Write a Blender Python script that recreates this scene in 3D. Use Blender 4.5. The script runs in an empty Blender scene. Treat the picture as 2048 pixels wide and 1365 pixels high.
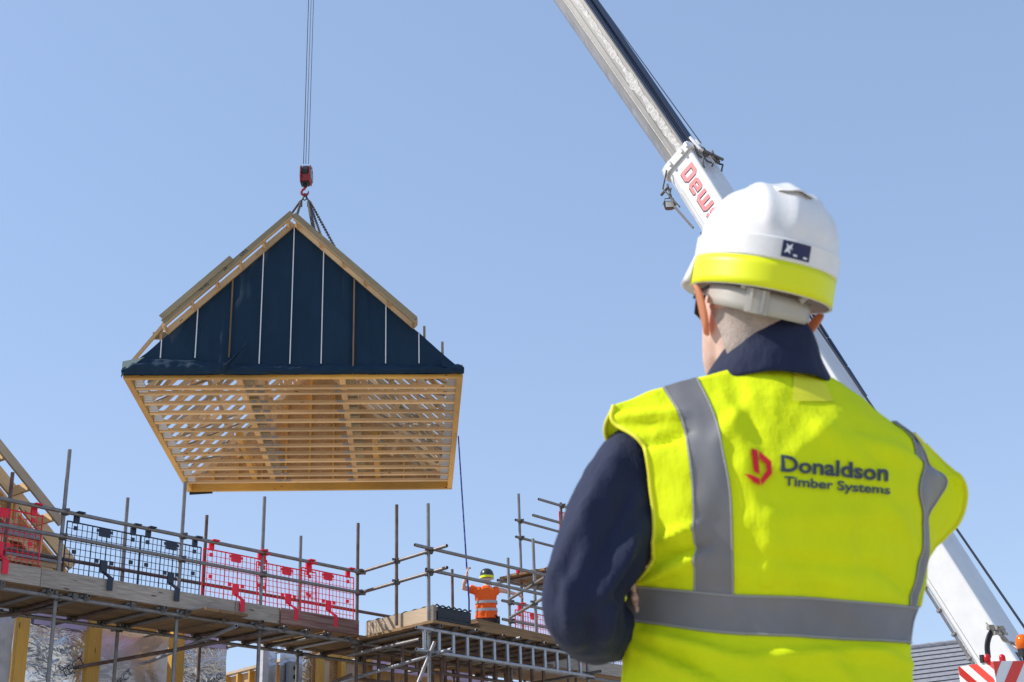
import bpy, bmesh, math, random
import numpy as np
from mathutils import Vector, Matrix, noise
from mathutils.bvhtree import BVHTree
random.seed(7)
C = bpy.context.scene.collection
sc = bpy.context.scene
rad = math.radians
# ------------------------------------------------------------------ camera
F, CX, CY, H = 2740.0, 1024.0, 682.5, 0.72
CAM = np.array([0, 0, H])
_dx, _dy = 808 - CX, -6190 - CY
_up = np.array([_dx, -_dy, -F]); _up /= np.linalg.norm(_up)
_Y = np.array([0, 0, -1.0]); _Y = _Y - _up * (_Y @ _up); _Y /= np.linalg.norm(_Y)
WM = np.array([np.cross(_Y, _up), _Y, _up])
def ray(x, y): return WM @ np.array([x - CX, -(y - CY), -F]) / F
def atY(x, y, Y): r = ray(x, y); return CAM + r * (Y / r[1])
def atZ(x, y, z): r = ray(x, y); return CAM + r * ((z - H) / r[2])
cam = bpy.data.cameras.new('camera'); camo = bpy.data.objects.new('camera', cam); C.objects.link(camo)
cam.sensor_width = 36; cam.lens = 36 * F / 2048; cam.clip_end = 2000; cam.clip_start = 0.05
cam.dof.use_dof = True; cam.dof.focus_distance = 22; cam.dof.aperture_fstop = 11
camo.matrix_world = Matrix.Translation(CAM) @ Matrix([list(r) for r in WM]).to_4x4()
sc.camera = camo
# ------------------------------------------------------------------ light
SUN_EL = 44; S_AZ = np.array([-0.9995, -0.03])
sv = Vector((S_AZ[0] * math.cos(rad(SUN_EL)), S_AZ[1] * math.cos(rad(SUN_EL)), math.sin(rad(SUN_EL))))
w = bpy.data.worlds.new('World'); sc.world = w; w.use_nodes = True
nt = w.node_tree; bg = nt.nodes['Background']
sky = nt.nodes.new('ShaderNodeTexSky'); sky.sky_type = 'NISHITA'; sky.sun_disc = False
sky.sun_elevation = rad(SUN_EL); sky.sun_rotation = math.atan2(S_AZ[0], S_AZ[1])
sky.air_density = 1.0; sky.dust_density = 0.4; sky.ozone_density = 1.0
hs = nt.nodes.new('ShaderNodeHueSaturation'); hs.inputs['Saturation'].default_value = 1.08
tn_ = nt.nodes.new('ShaderNodeMix'); tn_.data_type = 'RGBA'; tn_.blend_type = 'MULTIPLY'; tn_.inputs['Factor'].default_value = 1; tn_.inputs['B'].default_value = (.995, .98, .985, 1)
nt.links.new(sky.outputs[0], hs.inputs['Color']); nt.links.new(hs.outputs[0], tn_.inputs['A']); gm_ = nt.nodes.new('ShaderNodeGamma'); gm_.inputs['Gamma'].default_value = 0.43
t2_ = nt.nodes.new('ShaderNodeMix'); t2_.data_type = 'RGBA'; t2_.blend_type = 'MULTIPLY'; t2_.inputs['Factor'].default_value = 1; t2_.inputs['B'].default_value = (1.23, 1.42, 1.77, 1)
nt.links.new(tn_.outputs['Result'], gm_.inputs['Color']); nt.links.new(gm_.outputs[0], t2_.inputs['A']); nt.links.new(t2_.outputs['Result'], bg.inputs[0]); bg.inputs[1].default_value = 0.15
sl = bpy.data.lights.new('sun', 'SUN'); sl.energy = 2.9; sl.angle = rad(0.5); sl.color = (1, 0.95, 0.87)
so = bpy.data.objects.new('sun', sl); C.objects.link(so); so.rotation_euler = (-sv).to_track_quat('-Z', 'Y').to_euler()
sc.view_settings.view_transform = 'Standard'; sc.view_settings.look = 'None'
sc.view_settings.exposure = 0.8; sc.view_settings.gamma = 1
# ------------------------------------------------------------------ materials
def mat(name, col, rough=0.6, metal=0.0, var=0.0, vscale=3.0, col2=None, bump=0.0, bscale=60, spec=0.5, wood=False,
        transl=0.0, stretch=None, knots=False, coat=0.0, bdist=0.01, sheen=0.0):
    m = bpy.data.materials.new(name); m.use_nodes = True
    t = m.node_tree; n = t.nodes; l = t.links; b = n['Principled BSDF']
    b.inputs['Roughness'].default_value = rough; b.inputs['Metallic'].default_value = metal
    b.inputs['Specular IOR Level'].default_value = spec
    b.inputs['Coat Weight'].default_value = coat
    b.inputs['Sheen Weight'].default_value = sheen
    b.inputs['Base Color'].default_value = (*col, 1)
    tc = n.new('ShaderNodeTexCoord')
    src = tc.outputs['UV'] if wood else tc.outputs['Object']
    if var > 0 or wood:
        mp = n.new('ShaderNodeMapping'); l.new(src, mp.inputs[0])
        mp.inputs['Scale'].default_value = (1.2, 26, 1) if wood else (stretch or (1, 1, 1))
        nz = n.new('ShaderNodeTexNoise'); nz.inputs['Scale'].default_value = vscale; nz.inputs['Detail'].default_value = 6
        nz.inputs['Roughness'].default_value = 0.62
        l.new(mp.outputs[0], nz.inputs['Vector'])
        rp = n.new('ShaderNodeValToRGB'); rp.color_ramp.elements[0].position = 0.32; rp.color_ramp.elements[1].position = 0.7
        c2 = col2 or tuple(max(0, c * (1 - var)) for c in col)
        rp.color_ramp.elements[0].color = (*c2, 1); rp.color_ramp.elements[1].color = (*col, 1)
        l.new(nz.outputs['Fac'], rp.inputs[0]); out = rp.outputs[0]
        if knots:
            mp2 = n.new('ShaderNodeMapping'); mp2.inputs['Scale'].default_value = (2.2, 9, 1); l.new(src, mp2.inputs[0])
            vo = n.new('ShaderNodeTexVoronoi'); vo.inputs['Scale'].default_value = 1.0; l.new(mp2.outputs[0], vo.inputs['Vector'])
            r2 = n.new('ShaderNodeValToRGB'); r2.color_ramp.elements[0].position = 0.06; r2.color_ramp.elements[1].position = 0.13
            l.new(vo.outputs['Distance'], r2.inputs[0])
            mx = n.new('ShaderNodeMix'); mx.data_type = 'RGBA'
            l.new(r2.outputs[0], mx.inputs['Factor']); mx.inputs['A'].default_value = (col[0] * .22, col[1] * .16, col[2] * .12, 1)
            l.new(out, mx.inputs['B']); out = mx.outputs['Result']
        # slow board to board tone
        if wood:
            n3 = n.new('ShaderNodeTexNoise'); n3.inputs['Scale'].default_value = 0.35; l.new(src, n3.inputs['Vector'])
            hs = n.new('ShaderNodeHueSaturation'); mr = n.new('ShaderNodeMapRange'); l.new(n3.outputs['Fac'], mr.inputs[0])
            mr.inputs[1].default_value = .3; mr.inputs[2].default_value = .7; mr.inputs[3].default_value = .62; mr.inputs[4].default_value = 1.25
            l.new(mr.outputs[0], hs.inputs['Value']); l.new(out, hs.inputs['Color']); out = hs.outputs[0]
        l.new(out, b.inputs['Base Color'])
    if bump > 0:
        nb = n.new('ShaderNodeTexNoise'); nb.inputs['Scale'].default_value = bscale; nb.inputs['Detail'].default_value = 5
        mb_ = n.new('ShaderNodeMapping'); mb_.inputs['Scale'].default_value = stretch or (1, 1, 1)
        l.new(src, mb_.inputs[0]); l.new(mb_.outputs[0], nb.inputs['Vector'])
        bp = n.new('ShaderNodeBump'); bp.inputs['Strength'].default_value = bump; bp.inputs['Distance'].default_value = bdist
        l.new(nb.outputs['Fac'], bp.inputs['Height']); l.new(bp.outputs[0], b.inputs['Normal'])
    if transl > 0:
        tr = n.new('ShaderNodeBsdfTranslucent'); ms = n.new('ShaderNodeMixShader'); ms.inputs[0].default_value = transl
        if b.inputs['Base Color'].links: l.new(b.inputs['Base Color'].links[0].from_socket, tr.inputs[0])
        else: tr.inputs[0].default_value = (*col, 1)
        l.new(b.outputs[0], ms.inputs[1]); l.new(tr.outputs[0], ms.inputs[2]); l.new(ms.outputs[0], n['Material Output'].inputs[0])
    return m
M = {}
M['ground'] = mat('site_earth', (.58, .51, .41), .95, var=.4, vscale=.6, bump=.6, bscale=4, bdist=.05)
M['pine'] = mat('pine_timber', (.79, .53, .27), .65, wood=True, knots=True, var=.28, vscale=3, bump=.15, bscale=6)
M['lvl'] = mat('yellow_engineered_timber', (.72, .40, .075), .55, wood=True, var=.25, vscale=3, knots=True)
M['osb'] = mat('oriented_strand_board', (.62, .41, .20), .75, var=.6, vscale=38, col2=(.30, .16, .06), bump=.2, bscale=50)
M['greywood'] = mat('treated_greenish_timber', (.36, .29, .17), .75, wood=True, knots=True, var=.4, vscale=3)
M['boards'] = mat('weathered_scaffold_board', (.44, .375, .315), .85, wood=True, knots=True, var=.55, vscale=3, bump=.3, bscale=8)
M['deckboards'] = mat('scaffold_deck_board', (.36, .215, .10), .85, wood=True, knots=True, var=.5, vscale=3, bump=.3, bscale=8)
M['pine_dry'] = mat('dry_pale_board', (.62, .48, .33), .8, wood=True, knots=True, var=.3, vscale=3)
M['toestain'] = mat('scaffold_board_with_red_paint', (.38, .28, .22), .85, wood=True, var=.7, vscale=1.2, col2=(.20, .05, .05))
M['steel'] = mat('galvanised_tube', (.27, .265, .27), .5, .6, var=.5, vscale=9, col2=(.20, .175, .16), bump=.25, bscale=40)
M['rusty'] = mat('rusty_tube', (.20, .17, .15), .7, .4, var=.6, vscale=7, col2=(.13, .06, .04), bump=.3, bscale=40)
M['alu'] = mat('bright_aluminium', (.42, .44, .48), .42, .7, var=.25, vscale=14)
M['coupler'] = mat('coupler_steel', (.18, .17, .16), .6, .6, var=.5, vscale=30)
M['plate'] = mat('nail_plate_metal', (.62, .66, .74), .4, .75, var=.3, vscale=60)
M['navy_mem'] = mat('navy_breather_membrane', (.011, .036, .072), .7, spec=.2, var=.25, vscale=1.5, bump=.25, bscale=3, bdist=.03, stretch=(1.5, 1, .5))
M['teal_mem'] = mat('grey_green_membrane', (.10, .17, .17), .7, var=.3, vscale=4, bump=.3, bscale=8)
M['whitestrip'] = mat('white_batten_tape', (.74, .76, .80), .6)
M['brownstrip'] = mat('bare_batten', (.30, .19, .10), .8, wood=True, var=.4)
M['boom_white'] = mat('white_crane_paint', (.74, .74, .735), .32, var=.14, vscale=2.5, coat=.3)
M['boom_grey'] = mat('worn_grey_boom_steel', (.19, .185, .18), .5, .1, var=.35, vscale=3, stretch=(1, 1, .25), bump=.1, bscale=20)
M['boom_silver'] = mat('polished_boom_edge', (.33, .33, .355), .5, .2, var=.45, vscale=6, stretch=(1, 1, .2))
M['boom_dark'] = mat('dark_boom_top', (.02, .035, .075), .45, .2)  # navy holds the shade of the inner boom's top face; rope tray shares it
M['grease'] = mat('dried_grease', (.72, .70, .66), .8, var=.5, vscale=20, bump=.8, bscale=60)
M['black'] = mat('black_rubber', (.015, .015, .017), .55, var=.3, vscale=8)
M['rope'] = mat('wire_rope', (.05, .055, .07), .5, .5)
M['red'] = mat('red_paint', (.45, .03, .03), .5, var=.5, vscale=12, col2=(.16, .02, .02))
M['chevred'] = mat('red_reflective_film', (.78, .06, .04), .4)
M['chevwhite'] = mat('white_reflective_film', (.78, .79, .82), .4)
M['lamp_red'] = mat('red_lamp_lens', (.75, .02, .03), .15, transl=.3)
M['lamp_amber'] = mat('amber_beacon_lens', (.95, .22, .01), .15, transl=.35)
M['glass'] = mat('lamp_glass', (.75, .76, .7), .12, spec=.8)
M['chain'] = mat('chain_steel', (.07, .06, .055), .55, .6)
M['guard_red'] = mat('red_plastic', (.92, .02, .06), .45, transl=.25)
M['guard_blue'] = mat('dark_navy_plastic', (.012, .02, .04), .45)
M['strap'] = mat('blue_webbing', (.02, .03, .22), .7)
M['slate'] = mat('grey_concrete_tile', (.32, .32, .345), .8, var=.3, vscale=6)
M['tileshade'] = mat('tile_shadow_edge', (.11, .11, .12), .9)  # shade under each tile course, painted as a dark strip
M['brick'] = mat('brick_wall', (.35, .2, .14), .9, var=.3, vscale=20)
M['foil'] = None
M['plasticblack'] = mat('black_polythene', (.012, .016, .024), .5, var=.4, vscale=6, bump=.5, bscale=18, stretch=(1, 1, 6))
M['voidshade'] = mat('dark_void', (.05, .05, .05), .9)  # shade inside the winch opening, put into the colour
def foil_mat(name, col, rough, bs, st):
    m = mat(name, col, rough, .9, var=.15, vscale=4)
    n = m.node_tree.nodes; l = m.node_tree.links
    tc = n.new('ShaderNodeTexCoord'); mp = n.new('ShaderNodeMapping'); mp.inputs['Scale'].default_value = (1, 1, 1.6); l.new(tc.outputs['Object'], mp.inputs[0])
    a = n.new('ShaderNodeTexNoise'); a.inputs['Scale'].default_value = bs; a.inputs['Detail'].default_value = 3; a.inputs['Distortion'].default_value = 1.6
    l.new(mp.outputs[0], a.inputs['Vector'])
    b = n.new('ShaderNodeBump'); b.inputs['Strength'].default_value = st; b.inputs['Distance'].default_value = .06
    l.new(a.outputs['Fac'], b.inputs['Height']); l.new(b.outputs[0], n['Principled BSDF'].inputs['Normal'])
    return m
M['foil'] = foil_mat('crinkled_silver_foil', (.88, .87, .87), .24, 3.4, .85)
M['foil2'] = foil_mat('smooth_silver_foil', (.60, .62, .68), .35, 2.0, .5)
M['boom_red'] = mat('pink_red_lettering', (.72, .16, .17), .5)
M['whitewrap'] = mat('white_wall_wrap', (.62, .62, .66), .5, var=.3, vscale=5, bump=.5, bscale=6, bdist=.04)
M['lilac'] = mat('lilac_sheet', (.48, .40, .55), .45, .2, bump=.5, bscale=8, bdist=.03)
M['greybox'] = mat('grey_socket_box', (.30, .32, .33), .6)
M['hoseclad'] = mat('pale_hose_cover', (.40, .37, .32), .5, .3, var=.5, vscale=30)
# person materials
M['skin'] = mat('skin', (.74, .49, .39), .55, var=.22, vscale=40, bump=.35, bscale=260, bdist=.002)
M['ear'] = mat('sunlit_ear_skin', (.84, .42, .24), .5, transl=.5)  # sun shining through the ear is put into this orange colour
M['hair'] = mat('cropped_grey_hair', (.50, .40, .345), .9, var=.3, vscale=60, bump=.3, bscale=300)
M['vest'] = mat('fluorescent_yellow_fabric', (.83, .95, .012), .8, var=.09, vscale=9, transl=.14, spec=.15, bump=.5, bscale=24, bdist=.014, stretch=(1, 1, .55))
M['vest_trim'] = mat('yellow_binding', (.84, .82, .03), .7, transl=.1)
M['reflect'] = mat('grey_reflective_tape', (.22, .215, .22), .45, 0.0, var=.22, spec=.35, vscale=7, bump=.25, bscale=700, bdist=.001)
M['thread'] = mat('grey_stitching', (.42, .42, .40), .8)
M['jacket'] = mat('navy_softshell', (.018, .024, .056), .8, sheen=.03, spec=.2, bump=.55, bscale=16, bdist=.025, stretch=(1, 1, .5))
M['trouser'] = mat('dark_trousers', (.03, .03, .035), .85, var=.3)
M['helmet'] = mat('white_helmet_plastic', (.80, .79, .77), .33, var=.10, vscale=16, bump=.05, bscale=160)
M['hivis_tape'] = mat('yellow_reflective_tape', (.84, .90, .004), .45, transl=.08)
M['strapw'] = mat('translucent_white_plastic', (.62, .58, .52), .35, transl=.3)
M['logo_red'] = mat('red_print', (.75, .012, .018), .7)
M['logo_navy'] = mat('dark_grey_print', (.045, .06, .085), .7)
M['sticker'] = mat('navy_sticker', (.012, .014, .07), .4)
M['boots'] = mat('leather_boot', (.05, .04, .03), .7)
M['orange'] = mat('fluorescent_orange_fabric', (1.0, .14, .008), .75, transl=.1, bump=.5, bscale=10, bdist=.02, stretch=(2, 2, .6))
M['silver_tape'] = mat('silver_reflective_tape', (.40, .40, .40), .4, .2)
M['dkhelmet'] = mat('black_helmet_plastic', (.03, .032, .038), .3, coat=.3)
M['brown'] = mat('brown_work_trousers', (.05, .035, .028), .9, var=.3)
# ------------------------------------------------------------------ mesh builder
class MB:
    def __init__(s): s.v = []; s.f = []; s.uv = []; s.mi = []
    def add(s, vs, fs, uvs=None, mi=0):
        o = len(s.v); s.v += [tuple(map(float, p)) for p in vs]
        for k, f in enumerate(fs):
            s.f.append([o + i for i in f]); s.mi.append(mi)
            s.uv.append(uvs[k] if uvs else [(vs[i][0], vs[i][2]) for i in f])
        return s
    def beam(s, p, q, w, h, up=(0, 0, 1), mi=0):
        p, q = np.array(p, float), np.array(q, float); d = q - p; L = np.linalg.norm(d); d /= L
        up = np.array(up, float); sd = np.cross(d, up)
        if np.linalg.norm(sd) < 1e-4: sd = np.cross(d, [1, 0, 0])
        sd /= np.linalg.norm(sd); u2 = np.cross(sd, d)
        vs = [e + sd * a * w / 2 + u2 * b * h / 2 for e in (p, q) for a, b in ((-1, -1), (1, -1), (1, 1), (-1, 1))]
        r = random.uniform(0, 60); r2 = random.uniform(0, 60); uvs = []; fs = []
        per = [0, w, w + h, 2 * w + h, 2 * w + 2 * h]
        for k in range(4):
            k2 = (k + 1) % 4; fs.append((k, k2, k2 + 4, k + 4))
            uvs.append([(r, r2 + per[k]), (r, r2 + per[k + 1]), (r + L, r2 + per[k + 1]), (r + L, r2 + per[k])])
        fs += [(3, 2, 1, 0), (4, 5, 6, 7)]; uvs += [[(r, r2), (r + .01, r2), (r + .01, r2 + w), (r, r2 + w)]] * 2
        return s.add(vs, fs, uvs, mi)
    def box(s, c, sz, d=(1, 0, 0), mi=0):
        c = np.array(c, float); d = np.array(d, float); d /= np.linalg.norm(d)
        return s.beam(c - d * sz[0] / 2, c + d * sz[0] / 2, sz[1], sz[2], mi=mi)
    def tube(s, pts, r, n=10, mi=0, hollow=False, closed=False):
        pts = [np.array(p, float) for p in pts]; k = len(pts)
        rs = r if hasattr(r, '__len__') else [r] * k
        t0 = pts[1] - pts[0]; t0 /= np.linalg.norm(t0)
        a = np.cross(t0, [0, 0, 1.0]);
        if np.linalg.norm(a) < 1e-3: a = np.cross(t0, [0, 1.0, 0])
        a /= np.linalg.norm(a); vs = []
        for i in range(k):
            if closed: t = pts[(i + 1) % k] - pts[i - 1]
            else: t = pts[min(i + 1, k - 1)] - pts[max(i - 1, 0)]
            t /= np.linalg.norm(t) + 1e-12; a = a - t * (a @ t); a /= np.linalg.norm(a); b = np.cross(t, a)
            for j in range(n):
                th = 2 * math.pi * j / n; vs.append(pts[i] + rs[i] * (a * math.cos(th) + b * math.sin(th)))
        fs = []
        for i in range(k if closed else k - 1):
            i2 = (i + 1) % k
            for j in range(n):
                j2 = (j + 1) % n; fs.append((i * n + j, i * n + j2, i2 * n + j2, i2 * n + j))
        if not closed:
            if hollow:
                for e, sg in ((0, 1), (k - 1, -1)):
                    o = len(vs); t = (pts[1] - pts[0]) if e == 0 else (pts[-1] - pts[-2]); t = t / np.linalg.norm(t) * sg
                    for j in range(n): vs.append(pts[e] + (vs[e * n + j] - pts[e]) * .8)
                    for j in range(n): vs.append(pts[e] + (vs[e * n + j] - pts[e]) * .8 + t * .12)
                    for j in range(n):
                        j2 = (j + 1) % n
                        fs.append((e * n + j, e * n + j2, o + j2, o + j)); fs.append((o + j, o + j2, o + n + j2, o + n + j))
                    fs.append(tuple(o + n + j for j in range(n)))
            else:
                fs.append(tuple(range(n))[::-1]); fs.append(tuple((k - 1) * n + j for j in range(n)))
        return s.add(vs, fs, None, mi)
    def loft(s, rings, mi=0, caps=True):
        n = len(rings[0]); vs = [p for r in rings for p in r]; fs = []
        for i in range(len(rings) - 1):
            for j in range(n):
                j2 = (j + 1) % n; fs.append((i * n + j, i * n + j2, (i + 1) * n + j2, (i + 1) * n + j))
        if caps: fs += [tuple(range(n))[::-1], tuple((len(rings) - 1) * n + j for j in range(n))]
        return s.add(vs, fs, None, mi)
    def grid(s, P, mi=0, flip=False):
        a, b = P.shape[:2]; fs = []
        for i in range(a - 1):
            for j in range(b - 1):
                q = (i * b + j, i * b + j + 1, (i + 1) * b + j + 1, (i + 1) * b + j); fs.append(q[::-1] if flip else q)
        return s.add(P.reshape(-1, 3), fs, [[(k % b / b, k // b / a) for k in f] for f in fs], mi)
    def prism(s, poly, off, mi=0):
        poly = [np.array(p, float) for p in poly]; off = np.array(off, float); n = len(poly)
        vs = poly + [p + off for p in poly]
        fs = [tuple(range(n))[::-1], tuple(range(n, 2 * n))] + [(i, (i + 1) % n, (i + 1) % n + n, i + n) for i in range(n)]
        return s.add(vs, fs, None, mi)
    def build(s, name, m, parent=None, smooth=False, at=None, recalc=True):
        org = np.zeros(3); o = parent
        while o is not None: org += np.array(o.location); o = o.parent
        me = bpy.data.meshes.new(name); loc = np.zeros(3) if at is None else np.array(at, float)
        me.from_pydata([tuple(np.array(p) - org - loc) for p in s.v], [], s.f)
        for mm in (m if isinstance(m, (list, tuple)) else [m]): me.materials.append(mm)
        uvl = me.uv_layers.new(name='UVMap')
        i = 0
        for k, f in enumerate(s.f):
            for q in range(len(f)): uvl.data[i].uv = s.uv[k][q]; i += 1
        for k, p in enumerate(me.polygons): p.material_index = s.mi[k]; p.use_smooth = smooth
        if recalc:
            b = bmesh.new(); b.from_mesh(me); bmesh.ops.recalc_face_normals(b, faces=b.faces); b.to_mesh(me); b.free()
        ob = bpy.data.objects.new(name, me); C.objects.link(ob); ob.location = loc
        if parent: ob.parent = parent
        return ob
def thing(name, label, cat, loc=(0, 0, 0), group=None):
    o = bpy.data.objects.new(name, None); C.objects.link(o); o.location = Vector(map(float, loc)); o.empty_display_size = .2
    o['label'] = label; o['category'] = cat
    if group: o['group'] = group
    return o
def tag(o, label, cat, group=None):
    o['label'] = label; o['category'] = cat
    if group: o['group'] = group
    return o
def struct(o): o['kind'] = 'structure'; return o
def mod(o, kind, **kw):
    m = o.modifiers.new(kind.lower(), kind)
    for k, v in kw.items(): setattr(m, k, v)
    return m
def text_mesh(s, size=1.0, offset=0.0, shear=0.0):
    cu = bpy.data.curves.new('lettering', 'FONT'); cu.body = s; cu.size = size; cu.offset = offset; cu.shear = shear; cu.resolution_u = 4
    o = bpy.data.objects.new('lettering', cu); C.objects.link(o)
    dg = bpy.context.evaluated_depsgraph_get(); me = bpy.data.meshes.new_from_object(o.evaluated_get(dg))
    vs = [(v.co.x, v.co.y) for v in me.vertices]; fs = [tuple(p.vertices) for p in me.polygons]
    bpy.data.objects.remove(o); bpy.data.curves.remove(cu); bpy.data.meshes.remove(me)
    return vs, fs
def crv(P, n):
    P = np.asarray(P, float); k = len(P); out = []
    for i in range(k - 1):
        p0 = P[i - 1] if i > 0 else 2 * P[0] - P[1]; p3 = P[i + 2] if i + 2 < k else 2 * P[-1] - P[-2]
        for t in np.linspace(0, 1, n, endpoint=False):
            out.append(.5 * ((2 * P[i]) + (P[i + 1] - p0) * t + (2 * p0 - 5 * P[i] + 4 * P[i + 1] - p3) * t * t + (3 * P[i] - p0 - 3 * P[i + 1] + p3) * t ** 3))
    out.append(P[-1]); return np.array(out)
# ------------------------------------------------------------------ ground
g = MB(); g.add([(-600, -600, 0), (600, -600, 0), (600, 600, 0), (-600, 600, 0)], [(0, 1, 2, 3)])
struct(g.build('ground', M['ground']))
# ================================================================== lifted roof module
MP0 = np.array([-7.605, 25.0, 10.157]); MU = np.array([.997, .0785, 0]); MV = np.array([-.0785, .997, 0]); MW, ML = 6.63, 8.25
def R_(a, b, c): return MP0 + MU * a + MV * b + np.array([0, 0, c])
RIDGE_A, RIDGE_C = 3.22, 3.36
def slope_c(a, off=0.0):
    t = a / RIDGE_A if a < RIDGE_A else (MW - a) / (MW - RIDGE_A)
    return .16 + (RIDGE_C - .16) * t + off
mod_root = thing('roof_module', 'prefabricated timber roof module with navy gable hanging in the air from the crane chains', 'roof module', MP0)
def one(name, m, p, q, w_, h_, up=(0, 0, 1), parent=mod_root):
    return MB().beam(p, q, w_, h_, up).build(name, m, parent)
# rim beams round the floor
one('rim_beam', M['lvl'], R_(0, .055, .13), R_(MW, .055, .13), .11, .26)
one('rim_beam', M['lvl'], R_(0, ML - .055, .13), R_(MW, ML - .055, .13), .11, .26)
one('rim_beam', M['lvl'], R_(.06, .112, .13), R_(.06, ML - .112, .13), .12, .255)
one('rim_beam', M['lvl'], R_(MW - .06, .112, .13), R_(MW - .06, ML - .112, .13), .12, .255)
# open web floor joists
for k in range(13):
    b = [.65, .97, 1.58, 2.19, 2.79, 3.38, 3.96, 4.54, 5.13, 5.73, 6.32, 6.89, 7.45][k]
    j = MB()
    j.beam(R_(.13, b, .035), R_(MW - .13, b, .035), .11, .062)
    jo = j.build('floor_joist', M['pine'], mod_root)
    for a0 in (2.35, 2.56, 4.12):
        MB().add([R_(a0 + dx, b - .0575, c) for dx, c in ((-.07, .008), (.08, .008), (.08, .062), (-.07, .062))], [(0, 1, 2, 3)]).build('nail_plate', M['plate'], jo)
    for sg in (0, 1):
        e = .125 if sg == 0 else MW - .125; dx = .20 if sg == 0 else -.20
        P = np.zeros((3, 11, 3))
        for q in range(11):
            for i in range(3): P[i, q] = R_(e + dx * i / 2 * (1 - .03 * q), b - .06 - .026 * q, .03 + .016 * q + (.012 if q % 2 else 0))
        MB().grid(P).build('metal_web', M['plate'], jo)
# joist hangers are part of the webs; attic walls
for aw in (2.12, 4.2):
    one('sole_plate', M['pine'], R_(aw, .15, .30), R_(aw, ML - .15, .30), .12, .045)
    one('top_plate', M['pine'], R_(aw, .15, slope_c(aw) - .27), R_(aw, ML - .15, slope_c(aw) - .27), .12, .045)
    for k in range(14):
        b = .35 + .585 * k
        one('stud', M['pine'], R_(aw, b, .325), R_(aw, b, slope_c(aw) - .295), .10, .045, MV)
    for k in range(13):
        b = .35 + .585 * k
        one('dark_blocking', M['greywood'], R_(aw + .16, b + .08, .36), R_(aw + .16, b + .42, .36), .20, .06)
# rafters
rn = (np.array([0, 0, 1.0]))
for k in range(14):
    b = .32 + .585 * k
    for sg in (0, 1):
        a0 = .05 if sg == 0 else MW - .05
        one('rafter', M['pine'], R_(a0, b, slope_c(a0) - .02), R_(RIDGE_A + (-.03 if sg == 0 else .03), b, RIDGE_C - .09), .047, .118)
        tk = .40 if k % 3 else .62
        aa = a0 + (tk if sg == 0 else -tk)
        if k % 2 == 0: one('web_post', M['pine'], R_(aa, b + .045, .30), R_(aa + (.5 if sg == 0 else -.5), b + .045, slope_c(aa + (.5 if sg == 0 else -.5)) - .16), .04, .09)
        if k % 4 == 2:
            aa = a0 + (1.45 if sg == 0 else -1.45)
            one('web_post', M['pine'], R_(aa, b + .045, .30), R_(aa + (-.3 if sg == 0 else .3), b + .045, slope_c(aa + (-.3 if sg == 0 else .3)) - .16), .04, .09)
one('ridge_beam', M['pine'], R_(RIDGE_A, .1, RIDGE_C - .16), R_(RIDGE_A, ML - .05, RIDGE_C - .16), .05, .24)
# ceiling boards close to the ridge on both slopes, counter battens on the right
for k in range(12):
    for sg in (-1, 1):
        a = RIDGE_A + sg * (.25 + .09 * k + (.02 if sg > 0 else 0))
        if sg < 0 and k > 7: continue
        one('sarking_board', M['pine'], R_(a, 1.2, slope_c(a, .03)), R_(a, ML - .1, slope_c(a, .03)), .062 if sg > 0 else .085, .018)
# long diagonal wind braces under the rafters
for a0, b0, a1, b1 in ((.25, 2.1, 2.3, 4.4), (.3, 6.9, 2.0, 8.0), (.35, 4.9, 2.1, 3.0), (6.3, 1.2, 4.5, 3.4), (6.35, 6.2, 4.6, 4.6), (.3, 1.5, 1.9, .5), (6.4, .6, 5.0, 1.7), (6.4, 4.3, 4.9, 5.8)):
    one('wind_brace', M['greywood'], R_(a0, b0, slope_c(a0) - .15), R_(a1, b1, slope_c(a1) - .15), .10, .03, (0, 0, 1))
for a0, b0, c0, a1, b1, c1 in ((.35, 1.9, .30, 1.7, 2.9, 1.2), (.45, 3.6, .30, 2.0, 3.3, 1.5), (.3, 5.4, .30, 1.8, 6.3, 1.3), (.5, 7.6, .3, 2.0, 6.9, 1.5), (6.2, 2.6, .3, 4.8, 3.3, 1.3), (6.1, 4.9, .3, 4.6, 4.3, 1.5), (6.25, 6.9, .3, 4.9, 6.2, 1.2), (5.9, 1.0, .3, 4.6, 1.9, 1.4), (.3, .9, .25, 1.5, 1.3, .9), (.35, 2.9, .25, 1.9, 4.1, .7), (.3, 4.6, .25, 1.6, 5.1, 1.0), (.4, 6.4, .25, 1.9, 7.2, .8), (6.3, 1.8, .25, 5.0, 2.4, .7), (6.2, 3.8, .25, 4.7, 5.2, .8), (6.3, 5.7, .25, 4.8, 5.4, 1.1), (6.1, 7.6, .25, 4.8, 6.9, .9)):
    one('web_brace', M['boards'], R_(a0, b0, c0), R_(a1, b1, c1), .09, .035)
for aw in (1.67, 4.75):
    one('trimmer_beam', M['lvl'], R_(aw, 4.6, .38), R_(aw, ML - .12, .38), .12, .2)
# rear gable: sheathing and studs
rg = MB(); rg.prism([R_(.0, ML - .025, .26), R_(MW, ML - .025, .26), R_(RIDGE_A, ML - .025, RIDGE_C - .02)], MV * .012)
rg.build('gable_sheathing', M['osb'], mod_root)
for k in range(1, 12):
    a = .05 + .595 * k
    if a > MW - .1: continue
    one('stud', M['lvl'], R_(a, ML - .085, .27), R_(a, ML - .085, max(.32, slope_c(a) - .22)), .045, .10, MV)
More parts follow.
